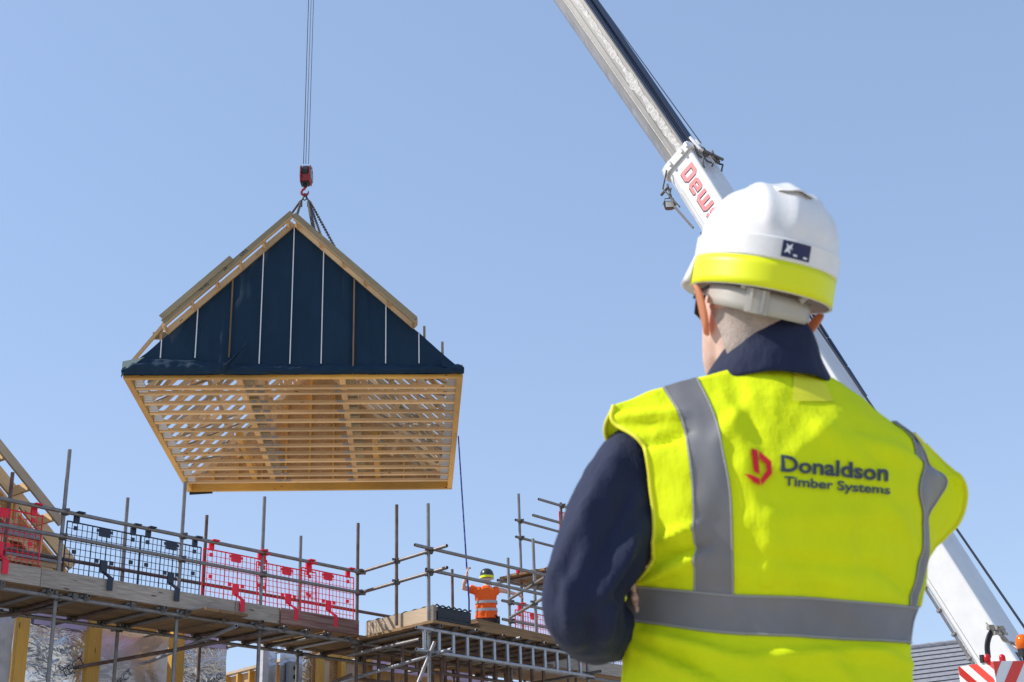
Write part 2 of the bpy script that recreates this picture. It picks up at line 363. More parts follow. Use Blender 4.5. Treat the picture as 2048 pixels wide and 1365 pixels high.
# front gable: membrane sheet with loose folds, battens, skirt
N = 150; rows = 40
P = np.zeros((rows, N + 1, 3))
for i in range(rows):
    for j in range(N + 1):
        a = MW * j / N; top = slope_c(a) - .05; t = i / (rows - 1)
        c = .05 + (top - .05) * t
        bump_ = .05 * math.exp(-((a - 1.88) / .09) ** 2) * (.6 + .4 * math.sin(6 * t)) + .045 * math.exp(-((a - 4.33) / .07) ** 2) + .035 * math.exp(-((a - 4.72 - .05 * math.sin(4 * t)) / .03) ** 2) + .05 * noise.noise((a * 1.9, c * .7, 3.1)) + .02 * noise.noise((a * 7, c * 2.4, .4))
        P[i, j] = R_(a, -.012 - max(0, bump_ + .008), c)
sh = MB(); sh.grid(P)
mem = sh.build('gable_membrane', M['navy_mem'], mod_root, smooth=True)
# skirt, hanging loose in front of the lower edge
P = np.zeros((10, 121, 3))
for i in range(10):
    for j in range(121):
        a = -.02 + (MW + .04) * j / 120; t = i / 9
        topc = .34 + .03 * math.sin(a * 2.3) if a < 2.05 else .235 + .02 * math.sin(a * 3)
        topc = min(topc, slope_c(min(max(a, 0), MW)) + .02)
        wv = .055 * noise.noise((a * 1.6, t * 1.2, 7)) + .04 * noise.noise((a * 5, t * 2.5, 2))
        P[i, j] = R_(a, -.05 - .05 * math.sin(math.pi * min(1, t * 1.1)) - abs(wv) * 1.4, .045 + (topc - .045) * t)
sk = MB(); sk.grid(P); s_ = sk.build('membrane_skirt', M['navy_mem'], mod_root, smooth=True); mod(s_, 'SOLIDIFY', thickness=.004)
# curled flap and grey green corner wrap
P = np.zeros((9, 8, 3))
for i in range(9):
    for j in range(8):
        t = i / 8; q = j / 7
        P[i, j] = R_(1.92 + .42 * t + .05 * q, -.12 - .16 * math.sin(q * 2.4) * (1 - .5 * t), .06 + .60 * t ** 1.2 + .14 * q * (1 - t))
cf = MB(); cf.grid(P); s_ = cf.build('curled_membrane_flap', M['navy_mem'], mod_root, smooth=True); mod(s_, 'SOLIDIFY', thickness=.004); mod(s_, 'SUBSURF', levels=1, render_levels=1)
cw = MB(); cw.prism([R_(-.03, -.03, .0), R_(-.03, -.03, .34), R_(.40, -.11, .40), R_(.12, -.12, .16), R_(-.02, -.11, .03)], MV * .03)
cw.build('corner_wrap', M['teal_mem'], mod_root)
cw = MB(); cw.prism([R_(MW - .42, -.12, .36), R_(MW + .0, -.05, .07), R_(MW - .1, -.13, .09), R_(MW - .42, -.14, .18)], MV * .02)
cw.build('corner_wrap', M['navy_mem'], mod_root)
for k, (a, kind) in enumerate(((.70, 0), (1.37, 0), (2.03, 1), (2.62, 0), (3.22, 0), (3.83, 0), (4.46, 1), (5.10, 0), (5.76, 0))):
    top = slope_c(a) - .07; c0 = .40 if a < 2.1 else (.27 if k != 6 else .05)
    if kind: one('batten', M['brownstrip'], R_(a, -.062, c0), R_(a, -.062, top), .032, .025, MV)
    else: one('batten', M['whitestrip'], R_(a, -.058, c0), R_(a, -.058, top), .020, .012, MV)
# verge ladders standing proud of the gable
def verge(a0, a1, rise, gap):
    up = np.cross(R_(a1, 0, slope_c(a1)) - R_(a0, 0, slope_c(a0)), MV); up *= np.sign(up[2]); up /= np.linalg.norm(up)
    lo = one('verge_rail', M['pine'], R_(a0, -.065, slope_c(a0) + .0), R_(a1, -.065, slope_c(a1) + .0), .05, .115, up)
    one('verge_board', M['greywood'], R_(a0, -.43, slope_c(a0, rise)), R_(a1, -.43, slope_c(a1, rise)), .045, .115, up)
    one('verge_soffit', M['pine'], R_(a0, -.405, slope_c(a0, rise - .075)), R_(a1, -.405, slope_c(a1, rise - .075)), .09, .03, up)
    for t in (.003, .21, .40, .58, .77, .965):
        a = a0 + (a1 - a0) * t
        one('noggin', M['pine'], R_(a, -.09, slope_c(a) + .01), R_(a, -.40, slope_c(a) + .02), .05, .10, up)
verge(.78, RIDGE_A - .02, .065, 0); verge(5.69, RIDGE_A + .02, .02, 0)
up_l = np.cross(R_(RIDGE_A, 0, RIDGE_C) - R_(0, 0, .16), MV); up_l *= np.sign(up_l[2]); up_l /= np.linalg.norm(up_l)
pl = one('verge_board', M['greywood'], R_(.74, -.46, slope_c(.74, .19)), R_(2.04, -.46, slope_c(2.04, .19)), .045, .12, up_l)
# pencil marks on the board
def marks(txt, a, c, size, parent):
    vs, fs = text_mesh(txt, size)
    d = (R_(RIDGE_A, 0, RIDGE_C) - R_(0, 0, .16)); d /= np.linalg.norm(d)
    o = R_(a, -.4575, c); mb = MB(); mb.add([o + d * x + up_l * y for x, y in vs], fs); mb.build('pencil_marks', M['black'], parent, recalc=False)
marks('16185', 1.45, slope_c(1.45, .035), .10, pl); marks('26', 1.90, slope_c(1.90, .04), .10, pl); marks('OR5', 2.22, slope_c(2.22, .045), .10, pl)
# rafter and loose timbers seen beyond the lower verge
one('rafter_tail', M['pine'], R_(.0, .25, .30), R_(.80, .25, 1.42), .07, .05, MV)
one('rafter_tail', M['pine'], R_(.62, .30, .70), R_(.62, .30, 1.18), .05, .05, MV)
one('rafter_tail', M['greywood'], R_(.45, .32, 1.02), R_(.85, .32, 1.02), .06, .14)
one('upright_block', M['greywood'], R_(5.87, .06, .70), R_(5.87, .06, 1.10), .05, .10, MV)
one('upright_block', M['greywood'], R_(6.23, .06, .38), R_(6.23, .06, .76), .05, .10, MV)
# far corner bracket
one('corner_bracket', M['guard_blue'], R_(.05, ML + .0, -.03), R_(.62, ML + .0, .0), .02, .08)
# ================================================================== hook, chains, tag line
HK = np.array([-4.879, 29.3, 0.0]); hz = atY(610, 375, 29.3)[2]
HK = atY(610, 378, 29.3); ppm = 27 / 2740.
hook = thing('hook_block', 'dark red crane hook block hanging above the ridge of the roof module', 'crane hook', HK)
VX = np.array([1, 0, 0]); VYk = np.array([0, 1, 0]); VZ = np.array([0, 0, 1.0])
hb = MB()
for sx, m_ in ((-.11, 0), (.11, 0)):
    hb.prism([HK + VX * (sx + x * 0) + VYk * y + VZ * z for x, y, z in ((0, -.14, .14), (0, -.19, .30), (0, -.17, .52), (0, -.08, .60), (0, .08, .60), (0, .17, .52), (0, .19, .30), (0, .14, .14))], VX * .03)
hb.box(HK + VZ * .26 + VX * .015, (.18, .26, .2)); hb.build('hook_cheek', M['red'], hook)
sh = MB(); sh.tube([HK + VX * -.05 + VZ * .44, HK + VX * .08 + VZ * .44], .17, 20)
sh.tube([HK + VX * -.13 + VZ * .44, HK + VX * .17 + VZ * .44], .035, 10); sh.build('sheave', M['black'], hook, smooth=False)
sp = MB(); sp.prism([HK + VX * .145 + VYk * y + VZ * z for y, z in ((-.15, .22), (-.18, .42), (0, .58), (.18, .42), (.15, .22))], VX * .02)
sp.build('side_plate', M['boom_silver'], hook)
sw = MB(); sw.tube([HK + VZ * .15, HK + VZ * .04], .05, 10); sw.box(HK + VZ * .15, (.2, .2, .08)); sw.build('swivel', M['black'], hook)
hk = MB(); pts = []; rr = []
for i in range(15):
    t = math.radians(100 + i * 20); pts.append(HK + VZ * (-.09 + .085 * math.sin(t)) + VX * (.085 * math.cos(t))); rr.append(.032 if i < 11 else .032 - .006 * (i - 10))
pts = [HK + VZ * .05] + pts; rr = [.032] + rr
hk.tube(pts, rr, 10); hk.build('hook', M['red'], hook, smooth=True)
# six chain legs
sling = thing('chain_sling', 'dark steel chain sling with several legs fanning from the hook down to the roof', 'chain sling', HK - VZ * .17)
CT = HK - VZ * .17
mr = MB(); mr.tube([CT + VX * .05 * math.cos(t) + VZ * (-.05 + .09 * math.sin(t)) for t in np.linspace(0, 2 * math.pi, 12, endpoint=False)], .014, 6, closed=True); mr.build('master_link', M['chain'], sling)
def chain(p, q, parent, name='chain_leg'):
    p, q = np.array(p), np.array(q); d = q - p; L = np.linalg.norm(d); d /= L; n = max(3, int(L / .075)); st = L / n
    a = np.cross(d, [0, 1, 0]); a /= np.linalg.norm(a); b = np.cross(d, a); mb = MB()
    for i in range(n):
        c = p + d * st * (i + .5); s_ = a if i % 2 else b
        mb.tube([c + d * (.052 * math.cos(t)) + s_ * (.026 * math.sin(t)) for t in np.linspace(0, 2 * math.pi, 8, endpoint=False)], .011, 4, closed=True)
    return mb.build(name, M['chain'], parent)
for x, y, b, sx in ((570, 446, 2.0, -.10), (592, 436, 1.2, -.08), (628, 472, 1.6, .08), (633, 478, 2.6, .10), (649, 492, 2.2, .10), (679, 512, 2.4, .12)):
    e = atY(x, y, MP0[1] + b); top = CT + VX * sx + VZ * -.16
    d = e - top; e = top + d * 1.12
    chain(top, e, sling)
for sx in (-.09, .10):
    mb = MB(); mb.tube([CT + VZ * -.03 + VX * sx * .2, CT + VX * sx + VZ * -.17], .024, 6); mb.box(CT + VX * sx + VZ * -.24, (.07, .05, .14)); mb.build('sling_grab', M['chain'], sling)
# ================================================================== scaffold
SD = np.array([.629, .777, 0]); SD /= np.linalg.norm(SD); SN = np.array([SD[1], -SD[0], 0])
S0 = np.array([-6.228, 15.976, 0])
def S(s, o, z): return S0 + SD * s + SN * o + np.array([0, 0, z])
DZ = 4.27
E1 = S(6.0, 0, 0); EB = np.array([.688, -.726, 0])
def B(s, e, z): return E1 + SD * s + EB * e + np.array([0, 0, z])    # loading bay: along the run, out towards the camera
TR = .0255
def tube(parent, name, p, q, m='steel', r=TR): return MB().tube([p, q], r, 10, hollow=True).build(name, M[m], parent, smooth=False)
def coup(parent, c, dirs=((0, 0, 1), (1, 0, 0))):
    mb = MB(); c = np.array(c)
    for d in dirs:
        d = np.array(d, float); d /= np.linalg.norm(d)
        mb.tube([c - d * .035, c + d * .035], .043, 8)
    d = np.array(dirs[-1], float); s_ = np.cross(d, [0, 0, 1.0]); s_ = s_ / (np.linalg.norm(s_) + 1e-9)
    mb.tube([c + s_ * .02 - VZ * .01, c + s_ * .085 - VZ * .05], .012, 6); mb.box(c + s_ * .06 + VZ * .02, (.05, .03, .03))
    mb.build('coupler', M['coupler'], parent)
run = thing('scaffold', 'long tube scaffold with board walkway running along the foil wrapped timber house', 'scaffold', S(3, 0, 0))
posts_s = [-1.6, .88, 2.70, 4.11, 5.99, 9.6, 11.56, 13.6]
for i, s in enumerate(posts_s):
    if s < 9: tube(run, 'standard', S(s, 0, 0), S(s, 0, 6.0 + (.06 if i % 2 else 0)), ['steel', 'steel', 'steel', 'steel'][i % 4] if s < 5.5 else 'rusty')
    elif s < 10: tube(run, 'standard', S(s, 0, 0), S(s, 0, 6.02))
    tube(run, 'standard', S(s, -1.3, 0), S(s, -1.3, 6.03 if s < 10 else 7.8), 'rusty' if i % 2 else 'steel')
for z in (5.24, 4.925):
    tube(run, 'guard_rail', S(-2.5, .05, z), S(6.1, .05, z - .01))
    tube(run, 'guard_rail', S(9.35, .05, z), S(14, .05, z))
    for s in posts_s[:5] + [9.6]: coup(run, S(s, .02, z), ((0, 0, 1), SD))
tube(run, 'guard_rail', S(-2.0, -1.25, 4.99), S(14, -1.25, 4.97), 'rusty')
for z, o in ((4.17, .0), (4.17, -1.3)):
    tube(run, 'ledger', S(-2.5, o + (.05 if o == 0 else .05), z), S(6.2, o + .05, z))
    tube(run, 'ledger', S(6.0, o + .10, z - .02), S(14, o + .10, z - .02))
    for s in posts_s: coup(run, S(s, o + .02, z), ((0, 0, 1), SD))
# transoms under the boards
for k, (s, o0, m_) in enumerate(((-.7, .16, 'steel'), (.1, .1, 'steel'), (.74, .13, 'steel'), (1.10, .02, 'rusty'), (1.26, .13, 'steel'), (1.95, .02, 'rusty'), (2.42, .14, 'steel'), (2.80, .12, 'steel'), (3.42, .1, 'rusty'), (4.0, .2, 'rusty'), (4.50, .12, 'steel'), (4.92, .14, 'steel'), (5.35, .12, 'steel'), (5.8, .05, 'alu'), (6.5, .05, 'rusty'), (7.3, .0, 'steel'), (8.1, .0, 'rusty'), (8.9, 0, 'steel'), (10.2, 0, 'steel'))):
    tube(run, 'transom', S(s, o0, 4.222), S(s + .05, -1.55 - .1 * (k % 3), 4.222), m_)
    coup(run, S(s, .05, 4.20), (SD, SN)); coup(run, S(s, -1.25, 4.20), (SD, SN))
# longer low tubes crossing under the deck
tube(run, 'cross_tube', S(3.25, .55, 4.03), S(3.9, -2.2, 3.95), 'alu'); tube(run, 'cross_tube', S(4.2, .28, 4.10), S(2.4, -1.95, 3.68), 'rusty')
tube(run, 'cross_tube', S(1.1, -.3, 4.1), S(.3, -2.6, 4.1), 'rusty')
# walkway boards
for seg in ((-2.5, 1.42), (1.43, 5.3), (5.31, 9.2), (9.21, 14)):
    for k in range(6):
        o = -.09 - .232 * k
        MB().beam(S(seg[0] + .02 * random.random(), o, DZ - .0 + .004 * random.random()), S(seg[1] - .01, o, DZ + .004 * random.random()), .222, .038).build('walkway_board', M['deckboards'], run)
# short landing of boards sticking out in front
for k in range(3): MB().beam(S(2.95 + .24 * k, .42, DZ - .045), S(2.95 + .24 * k, -1.1, DZ - .045), .225, .038).build('walkway_board', M['deckboards'], run)
# toe boards
for a, b, m_, o in ((-2.5, .60, 'boards', .035), (.61, 3.6, 'boards', .03), (3.61, 4.42, 'boards', .035), (4.40, 5.93, 'toestain', .07), (9.7, 14, 'boards', .04)):
    MB().beam(S(a, o + .02, 4.372), S(b, o + .02, 4.372), .038, .222).build('toe_board', M[m_], run)
# ---------------- loading bay
bay = thing('loading_bay_scaffold', 'scaffold loading bay with ladder beams jutting out in front of the walkway', 'scaffold', B(1.8, .8, 0))
FE = 1.68
for s, e, zt, m_ in ((0, FE, 5.95, 'steel'), (3.72, FE, 4.4, 'steel'), (0.02, .92, 6.1, 'rusty')):
    tube(bay, 'standard', B(s, e, 0 if e != .92 else 4.3), B(s, e, zt), m_)
pt = atZ(1066, 1078, 6.05); tube(bay, 'standard', (pt[0], pt[1], 4.3), pt, 'steel')
for z in (5.245, 4.93):
    tube(bay, 'guard_rail', B(0.05, -.05, z), B(.05, FE + .36, z + .02)); coup(bay, B(0.03, FE, z), ((0, 0, 1), EB)); coup(bay, B(.03, .03, z), ((0, 0, 1), EB)); coup(bay, B(.03, .92, z), ((0, 0, 1), EB))
    tube(bay, 'guard_rail', B(-.33 if z > 5 else -.1, FE + .05, z + .03), B(4.0, FE + .05, z + .03))
    q0 = np.array([*S(9.55, .1, 0)[:2], 0]); q1 = np.array([pt[0], pt[1], 0]); dd = (q1 - q0) / np.linalg.norm(q1 - q0)
    tube(bay, 'return_rail', q0 - dd * .12 + VZ * (z + .06), q1 + dd * .5 + VZ * (z + .06)); coup(bay, q1 + VZ * (z + .06), ((0, 0, 1), dd))
for k in range(12):
    e = .02
    s = .10 + .33 * k; tube(bay, 'transom', B(s, -.25 - .1 * (k % 2), 4.165), B(s, FE + .17 + .05 * (k % 3), 4.165), 'rusty' if k % 3 == 1 else 'steel')
    coup(bay, B(s, FE + .03, 4.14), (SD, EB))
for k in range(8):
    e = FE + .04 - .232 * k
    MB().beam(B(-.06, e, 4.215), B(3.9, e, 4.215), .205, .038).build('bay_board', M['deckboards'], bay)
def ladder_beam(e, s0, s1, zt, zb, m_):
    lb = thing_part('ladder_beam', bay); mb = MB()
    mb = MB().tube([B(s0, e, zt), B(s1, e, zt - .0)], .0255, 10, hollow=True); mb.tube([B(s0, e, zb), B(s1, e, zb)], .0255, 10, hollow=True)
    lb = mb.build('ladder_beam', M[m_], bay)
    n = int((s1 - s0 - .3) / .30)
    for k in range(n + 1):
        s = s0 + .16 + .30 * k; MB().beam(B(s, e, zb + .02), B(s, e, zt - .02), .045, .032, EB).build('rung', M[m_], lb)
def thing_part(n, p): return None
ladder_beam(FE + .09, -.34, 3.75, 4.105, 3.80, 'alu'); ladder_beam(-.06, .05, 3.75, 4.08, 3.66, 'rusty'); ladder_beam(.85, .05, 3.75, 4.08, 3.72, 'rusty')
tube(bay, 'ledger', B(.06, -.45, 3.66), B(.06, FE + .42, 3.80), 'alu'); tube(bay, 'ledger', B(-.1, -.1, 3.99), B(-.1, FE - .1, 3.99), 'steel')
tube(bay, 'ledger', B(3.7, -.3, 3.85), B(3.7, FE + .3, 3.85), 'steel'); tube(bay, 'ledger', B(.4, .2, 3.45), B(4.2, .2, 3.5), 'rusty')
for s in (0, 3.72):
    for z in (4.1, 3.8): coup(bay, B(s, FE + .04, z), ((0, 0, 1), SD))
tube(bay, 'brace', B(.0, FE + .12, 3.93), B(-.75, FE + .1, 2.6), 'steel'); tube(bay, 'brace', B(.3, .4, 3.6), B(1.2, .6, 2.6), 'rusty'); tube(bay, 'brace', B(-.1, .0, 3.7), B(-1.4, -.3, 3.15), 'rusty')
for s, e in ((.55, .45), (.95, .95), (2.4, .3)): tube(bay, 'standard', B(s, e, 0), B(s, e, 3.62 if e < .6 else 3.9), 'rusty' if e > .6 else 'steel')
MB().beam(B(.10, .12, 4.36), B(.10, FE - .1, 4.36), .038, .225).build('toe_board', M['pine_dry'], bay)
MB().beam(B(.09, FE - .08, 4.36), B(.09, FE + .04, 4.36), .05, .23).build('toe_board', M['boards'], bay)
for k in range(4): MB().beam(B(.98, FE + .02 - .03 * k, 4.255 + .04 * k), B(3.9, FE - .06 - .03 * k, 4.25 + .025 * k), .20, .036).build('stacked_board', M['deckboards'], bay)
# black sheeting stacked behind the toe board
st = thing('sheet_stack', 'stack of black plastic sheets at the corner of the loading bay', 'plastic sheets', B(.5, FE, 4.24))
mb = MB()
for k in range(9):
    jx = .015 * random.random()
    mb.beam(B(.14 + jx, FE - .16 - jx, 4.25 + .0245 * k + .012), B(.86 + jx, FE - .16 - jx, 4.25 + .0245 * k + .012), .36, .022)
mb.build('sheets', M['plasticblack'], st)
mb = MB(); pts = [B(.12 + .76 * t, FE + .03, 4.475 + .012 * math.sin(40 * t) + .01 * random.random()) for t in np.linspace(0, 1, 40)]
mb.tube(pts, .012, 5); pts = [B(.10, .12 + 1.55 * t, 4.478 + .008 * math.sin(45 * t)) for t in np.linspace(0, 1, 50)]; mb.tube(pts, .010, 5); mb.build('frayed_edge', M['plasticblack'], st)
# ---------------- raised gable lift
lift = thing('gable_lift_scaffold', 'raised scaffold platform with overhanging guard rails beyond the orange worker', 'scaffold', S(12, -.6, 0))
for z in (7.23, 6.90):
    tube(lift, 'guard_rail', S(10.30 + (.18 if z > 7 else 0), .03, z), S(14.5, .03, z)); tube(lift, 'guard_rail', S(11.40, -1.27, z + .02), S(15, -1.27, z + .02)); coup(lift, S(11.56, -1.28, z + .02), ((0, 0, 1), SD))
for s in (11.18, 11.40, 13.4): tube(lift, 'standard', S(s, 0, 0), S(s, 0, 7.3), 'rusty'); coup(lift, S(s, .02, 7.23), ((0, 0, 1), SD))
for k in range(6): MB().beam(S(11.0 + .05 * (k % 2), -.15 - .23 * k, 6.10), S(14.5, -.15 - .23 * k, 6.10), .222, .038).build('platform_board', M['deckboards'], lift)
for s in (11.2, 12.0, 12.8): tube(lift, 'transom', S(s, .25, 6.055), S(s, -1.75, 6.055), 'steel')
tube(lift, 'ledger', S(10.7, -.05, 6.0), S(14.5, -.05, 6.0)); tube(lift, 'ledger', S(10.8, -1.25, 6.0), S(14.5, -1.25, 6.0))
MB().beam(S(11.5, -1.36, 6.22), S(14.5, -1.36, 6.22), .038, .2).build('toe_board', M['guard_red'], lift)
# ---------------- mesh brick guards clipped to the rail
def guard(s, col, label, o=.05, width=1.12, top=5.24, zb=4.40, tilt=0.0, plain=False):
    m_ = M['guard_red'] if col == 'red' else M['guard_blue']
    t = thing('brick_guard', label, 'mesh guard', S(s, o, zb), 'plastic mesh brick guards on the scaffold rails')
    tp = top - .10
    G = lambda x, z: S(s + x + tilt * (z - zb), o - .055 - .01 * math.sin(3 * x + s * 5) * (z - zb), z)
    fr = MB()
    n = 15; r = .0064
    for k in range(n + 1):
        x = width * k / n; fr.tube([G(x, zb - .02), G(x, tp)], r * (1.5 if k in (0, n) else (1.3 if k in (5, 8) else .8)), 5)
    hz_ = [zb + (tp - zb) * q for q in np.linspace(0, 1, 10)]
    for i, z in enumerate(hz_): fr.tube([G(0, z), G(width / 2, z), G(width, z)], r * (1.6 if i == 9 else .7), 5)
    fr.build('mesh', m_, t)
    if plain: return t
    for x in (width * .115, width * .885):
        hk_ = MB(); hk_.box(G(x, tp + .045) , (.075, .03, .11), SD); hk_.box(G(x, tp + .115) + SN * .055, (.10, .12, .016), SD); hk_.box(G(x, tp - .07), (.05, .02, .05), SD); hk_.build('hook', m_, t)
    pb = MB(); pb.box(G(width * .5, tp - .055), (.17, .014, .11), SD); pb.box(G(width * .5, tp - .04), (.24, .012, .035), SD)
    for x, z in ((.12, .5), (.88, .5), (.42, .42), (.62, .42)): MB().box(G(width * x, zb + (tp - zb) * z), (.055, .016, .05), SD).build('clip_plate', m_, t)
    pb.build('name_plate', m_, t)
    sp_ = MB(); c = .52 * width
    sp_.box(G(c, zb + .25), (.10, .02, .15), SD); sp_.beam(G(c + .01, zb + .18), S(s + c + .035, o + .055, zb + .10), .08, .018); sp_.box(S(s + c + .04, o + .055, zb + .02), (.075, .014, .17), SD); sp_.build('toe_clip', m_, t)
    return t
guard(-.52, 'red', 'red mesh brick guard furthest along the rail to the left, partly out of frame', top=5.24)
guard(.94, 'black', 'black mesh brick guard directly right of the second visible scaffold post')
guard(2.02 + .02, 'black', 'black mesh brick guard between its black twin and the red ones', width=1.0)
guard(3.08, 'red', 'red mesh brick guard next to the black pair')
guard(4.06, 'red', 'sagging red mesh brick guard in the middle of the red row, right behind a post', tilt=-.06, top=5.2)
guard(4.86, 'red', 'red mesh brick guard above the red stained toe board by the loading bay corner', width=1.06)
guard(9.75, 'red', 'red mesh brick guard low down between the worker in orange and the navy sleeve', width=1.05)
guard(10.85, 'red', 'red mesh brick guard mostly hidden behind the navy sleeve', width=1.05)
guard(12.6, 'red', 'red mesh brick guard seen under the navy sleeve against the sky', width=1.1)
guard(11.15, 'red', 'small mesh guard high up on the raised gable scaffold', o=.03, top=7.23, zb=6.45, width=.6, plain=True)
# tag line from the roof corner to the worker
TL0 = R_(MW + .03, 4.0, .05); TL1 = atY(935, 1158, 24.45)
tl = MB(); pts = [TL0 + (TL1 - TL0) * t + VX * (-.10 * math.sin(math.pi * t)) * 0 for t in np.linspace(0, 1, 12)]
pts[0] = pts[0]; tl.tube(pts + [atY(938, 1200, 24.48), atY(938, 1245, 24.5), (TL1[0] + .05, 24.5, 4.3)], .015, 6)
tag(tl.build('tag_line', M['strap'], None, at=TL1), 'blue webbing tag line hanging from the roof module down to the worker in orange', 'rope')
# ================================================================== timber houses behind the scaffold
def PS(x, y, o):
    r = ray(x, y); t = ((S0 + SN * o - CAM) @ SN) / (r @ SN); p = CAM + r * t; return (p - S0) @ SD, p[2]
house = thing('timber_frame_house', 'timber frame house wrapped in silver foil under the scaffold walkway', 'house', S(3, -2, 0))
WO = -1.9
def foil(s0, s1, z0, z1, m_, o=WO, amp=.02, name='foil_panel', lean=0.0):
    nx, nz = max(6, int((s1 - s0) / .06)), int((z1 - z0) / .12); P = np.zeros((nz + 1, nx + 1, 3))
    for i in range(nz + 1):
        for j in range(nx + 1):
            s = s0 + (s1 - s0) * j / nx; z = z0 + (z1 - z0) * i / nz
            d = amp * (noise.noise((s * 3, z * 2.2, .5)) + .5 * noise.noise((s * 8 + z * 4, z * 6, 1.5)))
            P[i, j] = S(s, o + .03 + d + lean * (j / nx), z)
    mb = MB(); mb.grid(P); return mb.build(name, M[m_], house, smooth=True)
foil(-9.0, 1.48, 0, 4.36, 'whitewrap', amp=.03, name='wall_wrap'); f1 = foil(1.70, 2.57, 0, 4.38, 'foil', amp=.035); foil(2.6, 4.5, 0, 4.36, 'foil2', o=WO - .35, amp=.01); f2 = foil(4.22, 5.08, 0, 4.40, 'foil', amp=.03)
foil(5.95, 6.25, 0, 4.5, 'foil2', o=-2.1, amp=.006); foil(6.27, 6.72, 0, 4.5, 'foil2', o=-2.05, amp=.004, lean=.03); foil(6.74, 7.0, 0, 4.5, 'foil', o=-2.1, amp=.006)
for s0, s1, o in ((1.49, 1.66, WO + .06), (2.57, 2.77, WO + .09), (4.0, 4.22, WO + .06), (7.01, 7.12, -1.95), (7.5, 7.6, -1.95), (8.3, 8.4, -1.95)):
    MB().beam(S((s0 + s1) / 2, o, 0), S((s0 + s1) / 2, o, 4.36), s1 - s0, .10, SN).build('corner_post', M['lvl'], house)
MB().beam(S(5.90, -1.98, 0), S(5.90, -1.98, 4.5), .12, .1, SN).build('wrapped_post', M['whitewrap'], house)
MB().beam(S(-9, WO - .1, 4.40), S(5.06, WO - .1, 4.40), .14, .06).build('wall_plate', M['lvl'], house)
MB().beam(S(7, -2.08, 2), S(11, -2.08, 2), .03, 4.9, VZ).build('wall_sheathing', M['osb'], house)
MB().beam(S(7.1, -2.0, 4.38), S(11, -2.0, 4.38), .12, .1, VZ).build('wall_plate', M['lvl'], house)
for s in (7.25, 7.85): MB().beam(S(s, -2.05, 2.6), S(s, -2.05, 4.28), .22, .02, SN).build('window_opening', M['pine_dry'], house)
# purple sheet tops
for s0, s1 in ((1.72, 2.56), (4.23, 5.06), (8.2, 9.6), (9.9, 11.2)):
    foil(s0, s1, 4.20, 4.37, 'lilac', o=WO + .055 if s0 < 6 else -1.9, amp=.02, name='sheet_top')
# printed letters on the foil
def foil_text(txt, s, z, size, ang, o):
    vs, fs = text_mesh(txt, size); ca, sa = math.cos(rad(ang)), math.sin(rad(ang)); mb = MB()
    mb.add([S(s + x * ca - y * sa, o, z + x * sa + y * ca) for x, y in vs], fs); mb.build('printed_lettering', M['guard_blue'], house, recalc=False)
foil_text('TECT', 2.26, 3.52, .17, 38, WO + .085); foil_text('PRO', 4.78, 3.60, .14, 45, WO + .085); foil_text('TECT', 3.4, 3.52, .14, 45, WO - .29)
bx = MB(); p = S(6.62, -1.92, 0); bx.box(S(6.45, -1.95, 4.0), (.14, .08, .34), SD); bx.build('socket_box', M['greybox'], house)
for z in (3.93, 4.07): MB().tube([S(6.49, -1.93, z), S(6.49, -1.89, z)], .035, 10).build('socket', M['black'], house)
# further house with its wall plate catching the sun
far = thing('unfinished_timber_wall', 'low unfinished orange timber wall under construction seen through the gap below the walkway', 'timber wall', S(6, -5, 0))
fa = atY(440, 1352, 24.5); fb = atY(560, 1325, 25.9); zf = fb[2]; fa = atZ(430, 1358, zf); fd = (fb - fa); fd /= np.linalg.norm(fd)
fa2, fb2 = fa - fd * 1.5, fb + fd * 2.2
MB().beam(fa2 + VZ * .02, fb2 + VZ * .02, .14, .05).build('wall_plate', M['pine_dry'], far)
nrm = np.array([fd[1], -fd[0], 0])
MB().beam(fa2 - VZ * 1.9 - nrm * .06, fb2 - VZ * 1.9 - nrm * .06, .02, 3.75, VZ).build('wall_sheathing', M['osb'], far)
for k in range(12): 
    q = fa2 + fd * (.2 + .45 * k); MB().beam(q - VZ * 3.5, q - VZ * .02, .05, .10, nrm).build('stud', M['lvl'], far)
# ------------- roof frame at the left edge
lr = thing('timber_roof_frame', 'open timber roof frame with ladder verge behind the scaffold at the left edge', 'roof frame', S(0, -3, 0))
o1, o2 = -1.75, -2.2
def LRP(s, o, dz=0):
    (sa, za), (sb, zb) = LRA, LRB
    return S(s, o, za + (zb - za) * (s - sa) / (sb - sa) + dz)
def LMR(s, o, dz=0):
    q = LRP(s, o, dz); return S(-5.0 - s, o, q[2])
LRA = PS(0, 893, o1); LRB = PS(121, 1044, o1)
s_end = LRB[0] + .55
MB().beam(LRP(-2.5, o1), LRP(LRB[0] + .02, o1), .045, .12).build('verge_board', M['pine_dry'], lr)
MB().beam(LRP(-2.5, o2), LRP(s_end, o2), .05, .17).build('verge_rail', M['pine'], lr)
for k in range(10):
    s = LRB[0] - .10 - .42 * k; MB().beam(LRP(s, o1 - .025, -.02), LRP(s, o2 + .025, -.02), .05, .13).build('noggin', M['pine'], lr)
for dz_ in (-.85, -1.2): MB().beam(LRP(-2.5, o2 + .03, dz_), LRP(s_end - .7 + dz_ * .3, o2 + .03, dz_), .05, .11).build('verge_rail', M['pine'], lr)
for k in range(11):
    o = o2 - .38 * (k + 1); MB().beam(LRP(-2.5, o), LRP(s_end + .1, o), .05, .2).build('rafter', M['pine'], lr)
MB().beam(LRP(-2.5, o2, -.46), LRP(s_end - .35, o2, -.46), .05, .12).build('verge_rail', M['pine'], lr)
for k in range(10):
    s = LRB[0] - .02 - .42 * k; MB().beam(LRP(s, o2, -.10), LRP(s, o2, -.40), .05, .09, SN).build('noggin', M['pine'], lr)
